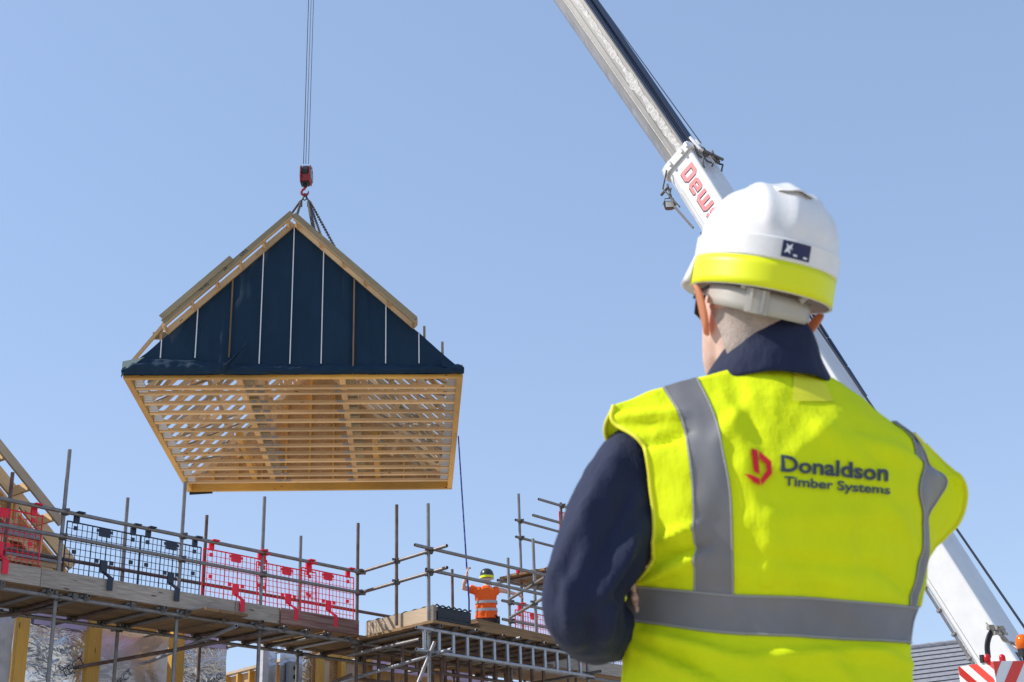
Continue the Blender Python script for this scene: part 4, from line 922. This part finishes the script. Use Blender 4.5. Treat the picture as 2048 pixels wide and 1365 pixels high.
# --- hard hat
HX, HY, HZ0 = .107, .133, .041
def hp(t, r, z): return HD(.010 + HX * r * math.sin(t), .004 + HY * r * math.cos(t), HZ0 + z)
def rim(t): return -.026 - .020 * (.5 - .5 * math.cos(t)) + .012 * (.5 + .5 * math.cos(t))
nT = 96; TT = np.linspace(0, 2 * math.pi, nT, endpoint=False)
def ridge(x, y, k):
    return sum(a * math.exp(-((x - c) / w_) ** 2) for c, a, w_ in ((0, .0045, .011), (.042, .0042, .009), (-.042, .0042, .009), (.076, .002, .010), (-.076, .002, .010))) * k
sm = MB(); rings = []
prof = [(0.985, 'rim', 0), (1.0, 'rim', .004), (1.0, 'rim', .046), (1.018, 'rim', .048), (1.018, 'rim', .078), (.985, 'rim', .081)]
for r, _, dz in prof: rings.append([hp(t, r, rim(t) + dz) for t in TT])
zb = .081; topz = .150
def dome(t, q, extra=0.0):
    a = q * math.pi / 2; r = .975 * max(0, 1 - math.sin(a) ** 2.08) ** (1 / 2.08) if q < 1 else .0
    z0 = rim(t) + zb; z = z0 + (topz - z0) * math.sin(a); x, y = HX * r * math.sin(t), HY * r * math.cos(t); k = min(1, q * 7) * min(1, (1.02 - q) * 12)
    nrm_ = np.array([x / HX ** 2, y / HY ** 2, max(0, (z + .02)) / .15 ** 2]); nrm_ /= np.linalg.norm(nrm_)
    g_ = ridge(x, y, k) + extra
    return HD(.010 + x + nrm_[0] * g_, .004 + y + nrm_[1] * g_, HZ0 + z + nrm_[2] * g_)
for q in np.linspace(.05, 1, 40): rings.append([dome(t, q) for t in TT])
inner = [[hp(t, .965, rim(t) + .001) for t in TT], [hp(t, .95, rim(t) + .06) for t in TT], [hp(t, .6, .10) for t in TT], [hp(t, .02, .115) for t in TT]]
sm.loft(inner[::-1] + rings, caps=False)
hat = sm.build('hard_hat', M['helmet'], man, smooth=True); mod(hat, 'EDGE_SPLIT', split_angle=rad(38))
tpm = MB(); tt = np.linspace(rad(62), rad(298), 70); P = np.array([[hp(t, 1.006, rim(t) + z) for t in tt] for z in np.linspace(.001, .0455, 5)]); tpm.grid(P); o = tpm.build('reflective_band', M['hivis_tape'], hat, smooth=True); mod(o, 'SOLIDIFY', thickness=.0012)
pk = MB(); tt = np.linspace(rad(-80), rad(80), 40); rows_ = []
for q in np.linspace(0, 1, 6): rows_.append([hp(t, 1.0 + .36 * q * max(0.04, math.cos(t * .98)) ** 1.1, rim(t) + .055 - .048 * q ** 1.3) for t in tt])
pk.grid(np.array(rows_)); o = pk.build('peak', M['helmet'], hat, smooth=True); mod(o, 'SOLIDIFY', thickness=.004)
vh = MB(); rows_ = []
for w_ in np.linspace(0, 1, 9):
    rows_.append([dome(rad(180 + 22 * u * (1.25 - .25 * w_)), .60 - .15 * w_ + .05 * u * u * w_, 0.0005 + .0075 * w_ ** .8 * max(0, 1 - u * u) ** .6) for u in np.linspace(-1, 1, 17)])
vh.grid(np.array(rows_)); o = vh.build('vent_hood', M['helmet'], hat, smooth=True); mod(o, 'SOLIDIFY', thickness=.0015)
vs_ = MB(); vs_.grid(np.array([[dome(rad(180 + 20 * u), qq + .05 * u * u, .0012) for u in np.linspace(-1, 1, 9)] for qq in (.45, .50)])); vs_.build('vent_slot', M['helmet'], hat)
def hat_patch(t0, t1, z0, z1, r, name, m_, parent):
    mb = MB(); mb.grid(np.array([[hp(t, r, rim(t) + z) for t in np.linspace(t0, t1, 10)] for z in (z0, z1)])); return mb.build(name, m_, parent)
tb = rad(180)
stk = hat_patch(rad(191), rad(168), 0.051, .076, 1.026, 'sticker', M['sticker'], hat)
em = MB()
def sp_(u, v): return hp(rad(191 - 23 * u), 1.030, rim(rad(180)) + .051 + .025 * v)
for poly in ([(.08, .25), (.16, .62), (.12, .85), (.22, .70), (.34, .88), (.31, .62), (.36, .50), (.25, .52), (.30, .22), (.20, .34)], [(.40, .14), (.90, .12), (.90, .24), (.40, .26)]):
    em.add([sp_(*q) for q in poly], [tuple(range(len(poly)))])
em.build('emblem', M['chevwhite'], hat)
# headband at the nape
def nb_(t, z, r): return HD((.083 + r) * math.sin(t), -.004 + (.106 + r) * math.cos(t), z)
hb_ = MB(); tt = np.linspace(rad(103), rad(257), 60)
zc = lambda t: .014 - .038 * (.5 - .5 * math.cos(t)) ** 1.4
hb_.grid(np.array([[nb_(t, zc(t) + z, 0) for t in tt] for z in np.linspace(-.017, .017, 4)])); o = hb_.build('headband', M['strapw'], hat, smooth=True); mod(o, 'SOLIDIFY', thickness=.0025)
bk = MB()
for t0, t1, r, h_ in ((188, 210, .003, .0185), (192, 195, .0055, .017), (203, 206, .0055, .017)):
    bk.grid(np.array([[nb_(t, zc(t) + z, r) for t in np.linspace(rad(t0), rad(t1), 8)] for z in np.linspace(-h_, h_, 3)]))
o = bk.build('buckle', M['strapw'], hat); mod(o, 'SOLIDIFY', thickness=.003)
for t in (152, 214):
    MB().tube([nb_(rad(t), zc(rad(t)) + .015, .001), hp(rad(t), .93, rim(rad(t)) + .02)], .006, 6).build('harness_tab', M['strapw'], hat)
# --- navy jacket
jm = MB(); jm.loft([ell(PL(.02, 0, z), a + .012, b + .012, 28, ex, ey, 2.4) for z, a, b in TORSO[1:-1]])
for A, r in ((la, lr_), (ra_, rr_)): 
    k = len(A) - 4; jm.tube(list(A[:k]), list(r[:k]), 20)
jk0 = jm.build('jacket_base', M['jacket'], None, smooth=True); remesh(jk0, .008, 6)
dg = bpy.context.evaluated_depsgraph_get(); jme = bpy.data.meshes.new_from_object(jk0.evaluated_get(dg)); jme.name = 'jacket'; bpy.data.objects.remove(jk0)
nvj = len(jme.vertices); co = np.empty(nvj * 3); jme.vertices.foreach_get('co', co); co = co.reshape(-1, 3); no = np.empty(nvj * 3); jme.vertices.foreach_get('normal', no); no = no.reshape(-1, 3)
cc = (co - CAM) @ WM; jpx = np.stack([CX + F * cc[:, 0] / -cc[:, 2], CY - F * cc[:, 1] / -cc[:, 2]], 1); fr_ = np.clip(-(no * (co - CAM)).sum(1) * .5, 0, 1)
dj = np.zeros(nvj)
for (a, b, w_, am) in (((1215, 930), (1120, 1150), 16, .010), ((1270, 960), (1165, 1190), 15, -.009), ((1285, 1040), (1190, 1230), 14, .011), ((1170, 1040), (1105, 1210), 13, -.007), ((1300, 1100), (1215, 1210), 13, -.010), ((1240, 880), (1210, 1000), 18, .006), ((1300, 1010), (1235, 1100), 12, -.007), ((1135, 1180), (1150, 1285), 14, .010), ((1180, 1215), (1185, 1300), 13, -.010), ((1225, 1200), (1210, 1300), 13, .009), ((1095, 1120), (1150, 1200), 14, .006), ((1265, 1140), (1240, 1290), 12, -.008)):
    a, b = np.array(a, float), np.array(b, float); ab = b - a; t = np.clip(((jpx - a) @ ab) / (ab @ ab), 0, 1); d2 = np.linalg.norm(jpx - (a + t[:, None] * ab), axis=1); dj += 1.5 * am * np.exp(-(d2 / w_) ** 2) * np.sin(np.pi * np.clip(t, .05, .95)) ** .6 * np.minimum(1, fr_ * 2.5)
for i in range(nvj): p = co[i]; dj[i] += .006 * noise.noise((p[0] * 14, p[1] * 14, p[2] * 9)) + .0025 * noise.noise((p[0] * 38, p[1] * 38, p[2] * 26))
co = co + no * dj[:, None] - PC; jme.vertices.foreach_set('co', co.ravel()); jme.update()
jk = bpy.data.objects.new('jacket', jme); C.objects.link(jk); jk.parent = man; mod(jk, 'SMOOTH', factor=.4, iterations=2)
# collar
top_b = atY(1552, 626, 2.105); bot_b = atY(1545, 742, 2.085); P = []
for q in np.linspace(0, 1, 8):
    cz_ = bot_b[2] + (top_b[2] - bot_b[2]) * q; hw = .126 - .036 * q - .004 * math.sin(q * 3.1) + .0025 * math.sin(q * 11); hd_ = .098 - .018 * q
    cyy = bot_b[1] + hd_ + (top_b[1] - bot_b[1]) * q + .008 * q; cxx = bot_b[0] + (top_b[0] - bot_b[0]) * q - .006
    row = []
    for t in np.linspace(-math.pi * .93, math.pi * .93, 60):
        tt_ = t - math.pi / 2 + YAW * 1.0; back = .5 - .5 * math.cos(t - math.pi) if False else .5 + .5 * math.cos(t)
        zdrop = -(.03 + .075 * q * (1.0 if math.cos(tt_) < 0 else .55)) * (1 - back) + .004 * noise.noise((t * 2, q * 3, 1))
        row.append(np.array([cxx + (hw + .009 * noise.noise((t * 1.5, q * 3, 5))) * math.cos(tt_), cyy + (hd_ + .0025 * math.sin(q * 10 + t * 1.5) + .006 * noise.noise((t * 2.2, q * 3.5, 8))) * math.sin(tt_), cz_ + zdrop]))
    P.append(row)
P.append([p + np.array([0, .0, -.004]) + (np.array([P[0][0][0] * 0 + top_b[0], p[1] * 0 + cyy, p[2]]) - p) * .06 for p in P[-1]])
cm = MB(); cm.grid(np.array(P)); o = cm.build('collar', M['jacket'], jk, smooth=True); mod(o, 'SOLIDIFY', thickness=.005); mod(o, 'SUBSURF', levels=1, render_levels=1)
# --- yellow vest: control rows from neck to hem, columns from left edge to right edge
ROWS = [
 [(1228, 815), (1325, 780), (1395, 758), (1470, 737), (1545, 722), (1652, 756), (1778, 846), (1788, 848), (1824, 874)],
 [(1230, 850), (1362, 845), (1430, 832), (1500, 815), (1575, 806), (1670, 816), (1814, 879), (1824, 880), (1866, 908)],
 [(1288, 893), (1378, 915), (1447, 905), (1517, 892), (1595, 885), (1695, 890), (1838, 930), (1880, 943), (1916, 956)],
 [(1303, 980), (1386, 990), (1462, 985), (1532, 978), (1610, 976), (1712, 980), (1828, 977), (1885, 968), (1928, 990)],
 [(1313, 1060), (1389, 1080), (1466, 1078), (1537, 1076), (1615, 1076), (1722, 1074), (1836, 1030), (1849, 1030), (1910, 1048)],
 [(1303, 1132), (1390, 1138), (1468, 1143), (1539, 1146), (1617, 1150), (1722, 1156), (1834, 1105), (1850, 1100), (1856, 1106)],
 [(1264, 1170), (1390, 1182), (1468, 1189), (1540, 1191), (1615, 1194), (1722, 1203), (1815, 1212), (1826, 1213), (1833, 1214)],
 [(1254, 1243), (1390, 1262), (1468, 1270), (1540, 1274), (1615, 1277), (1720, 1283), (1800, 1288), (1810, 1289), (1816, 1290)],
 [(1252, 1330), (1392, 1345), (1468, 1352), (1540, 1357), (1615, 1360), (1720, 1364), (1806, 1362), (1816, 1360), (1822, 1358)],
 [(1244, 1480), (1392, 1495), (1468, 1500), (1540, 1504), (1615, 1507), (1720, 1508), (1812, 1502), (1822, 1500), (1830, 1498)],
 [(1240, 1640), (1392, 1655), (1468, 1660), (1540, 1664), (1615, 1667), (1720, 1668), (1816, 1662), (1828, 1660), (1838, 1658)]]
YR = [2.125, 2.07, 2.04, 2.03, 2.04, 2.055, 2.07, 2.075, 2.065, 2.05, 2.04]
CV = [.035, .07, .085, .105, .115, .12, .125, .125, .12, .11, .11]
G0 = np.zeros((11, 9, 3)); NPX = np.zeros((11, 9, 2))
for i, row in enumerate(ROWS):
    xs_ = atY(*row[4], YR[i])[0]
    for j, (x, y) in enumerate(row):
        Y = YR[i]
        for _ in range(4):
            X = atY(x, y, Y)[0]; q = min(1.15, abs(X - xs_) / .24); Y = YR[i] + math.tan(YAW) * (X - xs_) + CV[i] * q ** 2.4 + (.05 if (j == 8 and 1 <= i <= 5) else 0) + (.02 if (j == 7 and 2 <= i <= 4) else 0)
        G0[i, j] = atY(x, y, Y); NPX[i, j] = (x, y)
NS = 10
def fine(A): return np.array([crv(c, NS) for c in np.swapaxes(np.array([crv(r, NS) for r in A]), 0, 1)]).swapaxes(0, 1)
G = fine(G0); GP = fine(NPX)
CREASE = [((1480, 870), (1560, 1180), 26, .004), ((1690, 830), (1560, 930), 22, .003), ((1480, 1110), (1800, 1140), 16, -.0035), ((1500, 1040), (1820, 1030), 20, .003), ((1470, 770), (1520, 900), 20, -.004), ((1480, 1320), (1800, 1300), 12, .005), ((1255, 1290), (1420, 1365), 10, .006), ((1600, 830), (1790, 980), 18, .0035), ((1262, 1262), (1560, 1345), 14, .008), ((1300, 1300), (1440, 1360), 10, -.006), ((1320, 1085), (1400, 1050), 9, .006), ((1270, 1165), (1385, 1120), 10, .007), ((1310, 1120), (1420, 1090), 9, -.006), ((1235, 840), (1370, 835), 10, .006), ((1290, 890), (1380, 870), 9, -.006), ((1500, 800), (1440, 880), 16, .004), ((1700, 880), (1830, 925), 16, .006), ((1760, 1000), (1825, 1100), 14, .005), ((1740, 1120), (1820, 1190), 12, -.004), ((1540, 1040), (1530, 1185), 22, .004), ((1720, 1020), (1735, 1190), 20, -.004), ((1820, 900), (1900, 950), 10, -.006), ((1700, 1300), (1815, 1330), 12, .005), ((1420, 1310), (1640, 1362), 15, -.005), ((1650, 1310), (1700, 1370), 14, .005)]
D_ = np.zeros(G.shape[:2])
for (a, b, w_, am) in CREASE:
    a, b = np.array(a, float), np.array(b, float); ab = b - a; t = np.clip(((GP - a) @ ab) / (ab @ ab), 0, 1); dd = np.linalg.norm(GP - (a + t[..., None] * ab), axis=2); D_ += 2.3 * am * np.exp(-(dd / w_) ** 2) * np.sin(np.pi * np.clip(t, .06, .94)) ** .5
for i in range(G.shape[0]):
    for j in range(G.shape[1]):
        p = G[i, j]; D_[i, j] += 0.0055 * noise.noise((p[0] * 10, p[2] * 8, 1)) + .0026 * noise.noise((p[0] * 34, p[2] * 20, 4)) + .0018 * noise.ridged_multi_fractal((p[0] * 9 + p[2] * 5, p[2] * 9, 2.2), 1.0, 2.0, 3, 1.0, 2.0)
du = np.gradient(G, axis=1); dv = np.gradient(G, axis=0); NM = np.cross(du, dv); NM /= np.linalg.norm(NM, axis=2, keepdims=True) + 1e-9
NM *= np.where(NM[..., 1:2] > 0, -1, 1) * 1.0
G = G + NM * D_[..., None]
# front half
FR = G.copy(); nv, nu = G.shape[:2]
eT = [0, .05, .13, .16, .16, .09, 0, 0, 0, 0, 0]; bT = [0, .07, .10, .12, .14, .20, .26, .27, .28, .26, .26]
eT = crv([[e] for e in eT], NS)[:, 0]; bT = crv([[e] for e in bT], NS)[:, 0]
for i in range(nv):
    for j in range(nu):
        u = j / (nu - 1); th = max(0, eT[i]) + max(0, bT[i]) * math.sin(math.pi * u) ** .55
        neck = max(0, 1 - i / 12) * max(0, math.sin(math.pi * min(1, max(0, (u - .25) / .42)))) ** .7
        FR[i, j] = G[i, j] + ey * (th + .19 * neck) - VZ * .10 * neck
vm = MB(); vm.grid(G); vm.grid(FR)
vest = vm.build('hi_vis_vest', M['vest'], man, smooth=True); mod(vest, 'SOLIDIFY', thickness=.003, offset=0)
def band(blk, nrm_, name, m_, off=.0032):
    mb = MB(); mb.grid(blk + nrm_ * off); return mb.build(name, m_, vest, smooth=True)
FN = -NM
band(G[0:6 * NS + 1, NS:2 * NS + 1], NM[0:6 * NS + 1, NS:2 * NS + 1], 'reflective_strip', M['reflect']); band(FR[0:6 * NS + 1, NS:2 * NS + 1], FN[0:6 * NS + 1, NS:2 * NS + 1], 'reflective_strip', M['reflect'])
band(G[0:6 * NS + 1, 6 * NS:7 * NS + 1], NM[0:6 * NS + 1, 6 * NS:7 * NS + 1], 'reflective_strip', M['reflect']); band(FR[0:6 * NS + 1, 6 * NS:7 * NS + 1], FN[0:6 * NS + 1, 6 * NS:7 * NS + 1], 'reflective_strip', M['reflect'])
band(G[6 * NS:7 * NS + 1], NM[6 * NS:7 * NS + 1], 'reflective_strip', M['reflect'], .0036); band(FR[6 * NS:7 * NS + 1], FN[6 * NS:7 * NS + 1], 'reflective_strip', M['reflect'], .0036)
for cj, rows_ in ((NS + .35, (0, 6 * NS)), (2 * NS - .35, (0, 6 * NS)), (6 * NS + .25, (0, 6 * NS)), (7 * NS - .25, (0, 6 * NS))):
    j0 = int(cj); f_ = cj - j0; MB().tube([G[i, j0] * (1 - f_) + G[i, j0 + 1] * f_ + NM[i, j0] * .0042 for i in range(rows_[0], rows_[1] + 1)], .0009, 5).build('stitching', M['thread'], vest)
for ci in (6 * NS + .4, 7 * NS - .4):
    i0 = int(ci); f_ = ci - i0; MB().tube([G[i0, j] * (1 - f_) + G[i0 + 1, j] * f_ + NM[i0, j] * .0046 for j in range(nu)], .0009, 5).build('stitching', M['thread'], vest)
for j in (0, nu - 1):
    ed = [G[i, j] + NM[i, j] * .002 for i in range(0, 6 * NS + 1)]; MB().tube(ed, .0036, 8).build('edge_binding', M['vest_trim'], vest, smooth=True)
    ed = [FR[i, j] for i in range(0, 6 * NS + 1)]; MB().tube(ed, .0036, 8).build('edge_binding', M['vest_trim'], vest, smooth=True)
# printing on the back, laid on the cloth
tree = BVHTree.FromPolygons([Vector(p) for p in G.reshape(-1, 3)], [(i * nu + j, i * nu + j + 1, (i + 1) * nu + j + 1, (i + 1) * nu + j) for i in range(nv - 1) for j in range(nu - 1)])
def onto(x, y, off=.003):
    r = ray(x, y); r = r / np.linalg.norm(r); h_, n_, _, _ = tree.ray_cast(Vector(CAM), Vector(r))
    if h_ is None: h_ = Vector(atY(x, y, 2.05)); n_ = Vector((0, -1, 0))
    n_ = n_ if n_.dot(Vector(r)) < 0 else -n_
    return np.array(h_ + n_ * off)
def print_text(txt, p0, p1, cap, off, name='lettering'):
    vs, fs = text_mesh(txt, 1.0, off); vs = np.array(vs); x0, x1 = vs[:, 0].min(), vs[:, 0].max(); caph = text_mesh(txt[0], 1.0, off)[0]; ch_ = max(v[1] for v in caph)
    mb = MB(); mb.add([onto(p0[0] + (p1[0] - p0[0]) * (x - x0) / (x1 - x0) + .03 * y / ch_ * cap, p0[1] + (p1[1] - p0[1]) * (x - x0) / (x1 - x0) - y / ch_ * cap, .0048) for x, y in vs], fs); mb.build(name, M['logo_navy'], vest, recalc=False)
print_text('Donaldson', (1560, 944), (1772, 963), 31, .03); print_text('Timber Systems', (1566, 973), (1776, 990.5), 18.5, .024)
lg = MB()
for poly in ([(908, 1162), (932, 1167), (943, 1268), (921, 1252)], [(938, 1169), (995, 1214), (996, 1262), (950, 1311), (946, 1286), (972, 1250), (970, 1226), (942, 1202)], [(887, 1262), (912, 1266), (943, 1284), (946, 1311), (921, 1298)]):
    lg.add([onto(1060 + x / 2.068, 340 + y / 2.068, .0065) for x, y in poly], [tuple(range(len(poly)))])
lg.build('logo_mark', M['logo_red'], vest, recalc=False)
pt2 = MB(); pt2.grid(np.array([[onto(1586 + (1648 - 1586) * u + 20 * v * u - 2 * v, 744 + 62 * v + 26 * u * (1 - v), .0035) for u in np.linspace(0, 1, 8)] for v in np.linspace(0, 1, 8)])); pt2.build('label_patch', M['vest_trim'], vest)
# --- trousers and boots
tm = MB(); tm.loft([ell(PL(.02, 0, z), a, b, 28, ex, ey, 2.4) for z, a, b in ((.78, .175, .125), (.9, .18, .125), (1.0, .172, .12), (1.04, .168, .118))])
for s_ in (-1, 1): tm.tube([PL(.02 + s_ * .085, 0, .86), PL(s_ * .10, .0, .70), PL(s_ * .115, .02, .48), PL(s_ * .12, -.01, .28), PL(s_ * .125, -.01, .07)], [.112, .10, .078, .076, .075], 18)
o = tm.build('trousers', M['trouser'], man, smooth=True); remesh(o, .012, 4)
for s_ in (-1, 1):
    bt = MB(); bt.loft([ell(PL(s_ * .128, y, z), a, b, 16, ex, ey, 2.5) for y, z, a, b in ((.03, .0, .052, .145), (.03, .03, .055, .148), (.02, .07, .05, .125), (-.02, .10, .046, .075), (-.02, .17, .048, .062))]); bt.build('boot', M['boots'], man, smooth=True)
# ---------------------------------------------------------------- the worker on the scaffold
WC = np.array([-.615, 24.6, 4.29]); wk = thing('person', 'worker in orange shirt and dark helmet holding the blue tag line on the scaffold', 'person', WC)
def Wp(x, y, z): return WC + np.array([x, y, z])
def WD(x, y, z): return Wp(.025 + x, .03 + y, 1.63 + z)
wL = [Wp(-.17, 0, 1.42), atY(926, 1176, 24.55), atY(929, 1166, 24.5), atY(934, 1150, 24.45)]; wR = [Wp(.19, 0, 1.41), atY(1004, 1181, 24.65), atY(1012, 1183, 24.7), atY(1033, 1189, 24.8)]
bm = MB(); bm.loft(head_rings(WD)); bm.loft([ell(Wp(.025, .0 + .02 * t, 1.40 + .17 * t), .058, .06, 20) for t in np.linspace(0, 1, 5)])
bm.loft([ell(Wp(0, 0, z), a * .92, b * .9, 24, VX, VYk, 2.4) for z, a, b in TORSO[:-1]])
bm.tube(wL, [.058, .046, .044, .030], 12); bm.tube(wR, [.058, .046, .042, .030], 12)
hand(bm, wL[-1], (.10, .0, 1), (-1, .2, 0), (0, -1, .1), 1.15, .75); hand(bm, wR[-1], (1, .2, -.35), (0, -.5, 1), (0, 1, .2), 1.15, .5)
for s_ in (-1, 1): bm.tube([Wp(s_ * .09, 0, .86), Wp(s_ * .10, 0, .5), Wp(s_ * .11, 0, .06)], [.10, .065, .045], 14); bm.tube([Wp(s_ * .11, -.06, .04), Wp(s_ * .12, .14, .035)], [.04, .03], 10)
o = bm.build('body', M['skin'], wk, smooth=True); remesh(o, .011, 2)
sm = MB(); sm.loft([ell(Wp(.005 * math.sin(z * 9), -.01, z), a, b, 30, VX, VYk, 2.5) for z, a, b in ((.89, .215, .150), (.97, .20, .145), (1.08, .185, .135), (1.2, .185, .135), (1.32, .20, .135), (1.40, .195, .11), (1.45, .13, .085), (1.49, .07, .07))])
sm.tube([Wp(-.15, 0, 1.40), (wL[0] + wL[1]) / 2 + VZ * .01], [.085, .078], 14); sm.tube([Wp(.15, 0, 1.40), Wp(.15, 0, 1.4) + (wR[1] - Wp(.15, 0, 1.4)) * .55], [.085, .075], 14)
sh_ = sm.build('shirt', M['orange'], wk, smooth=True); remesh(sh_, .014, 3); txw = bpy.data.textures.new('shirt_folds', 'CLOUDS'); txw.noise_scale = .09; mod(sh_, 'DISPLACE', texture=txw, strength=.03, mid_level=.5, texture_coords='LOCAL')
for z in (1.02, 1.16):
    mb = MB(); mb.loft([ell(Wp(.005, -.01, zz_), .202, .148, 30, VX, VYk, 2.5) for zz_ in (z, z + .05)], caps=False); o = mb.build('reflective_strip', M['silver_tape'], sh_, smooth=True)
tm = MB(); tm.loft([ell(Wp(0, -.0, z), a, b, 24, VX, VYk, 2.4) for z, a, b in ((.72, .20, .16), (.82, .205, .165), (.93, .19, .14), (.97, .18, .13))])
for s_ in (-1, 1): tm.tube([Wp(s_ * .095, 0, .82), Wp(s_ * .11, 0, .5), Wp(s_ * .115, 0, .04)], [.115, .085, .08], 14)
o = tm.build('trousers', M['brown'], wk, smooth=True); remesh(o, .016, 3)
pch = MB(); pch.box(Wp(.205, -.05, .82), (.08, .13, .2)); pch.tube([Wp(.16, -.16, .93), Wp(.22, -.14, .9), Wp(.20, -.13, .76)], .014, 6); pch.build('tool_pouch', M['black'], wk)
hm_ = MB(); hm_.loft([[WD(.128 * r * math.sin(t), .155 * r * math.cos(t), z) for t in np.linspace(0, 2 * math.pi, 28, endpoint=False)] for r, z in ((1, .01), (1.0, .05), (.97, .09), (.86, .13), (.66, .16), (.40, .178), (.1, .185))]); hh2 = hm_.build('hard_hat', M['dkhelmet'], wk, smooth=True)
mb = MB(); mb.grid(np.array([[WD(.131 * math.sin(t), .158 * math.cos(t), z) for t in np.linspace(rad(100), rad(260), 24)] for z in (.0, .042)])); mb.build('reflective_band', M['hivis_tape'], hh2, smooth=True)
mb = MB(); mb.grid(np.array([[WD(.10 * math.sin(t), .125 * math.cos(t), z) for t in np.linspace(rad(120), rad(240), 20)] for z in (-.05, -.015)])); mb.build('headband', M['strapw'], hh2, smooth=True)
mb = MB(); mb.grid(np.array([[WD(.128 * (1 + .3 * q) * math.sin(t), .155 * (1 + .3 * q) * math.cos(t), .012) for t in np.linspace(rad(-60), rad(60), 16)] for q in (0, 1)])); mb.build('peak', M['dkhelmet'], hh2)
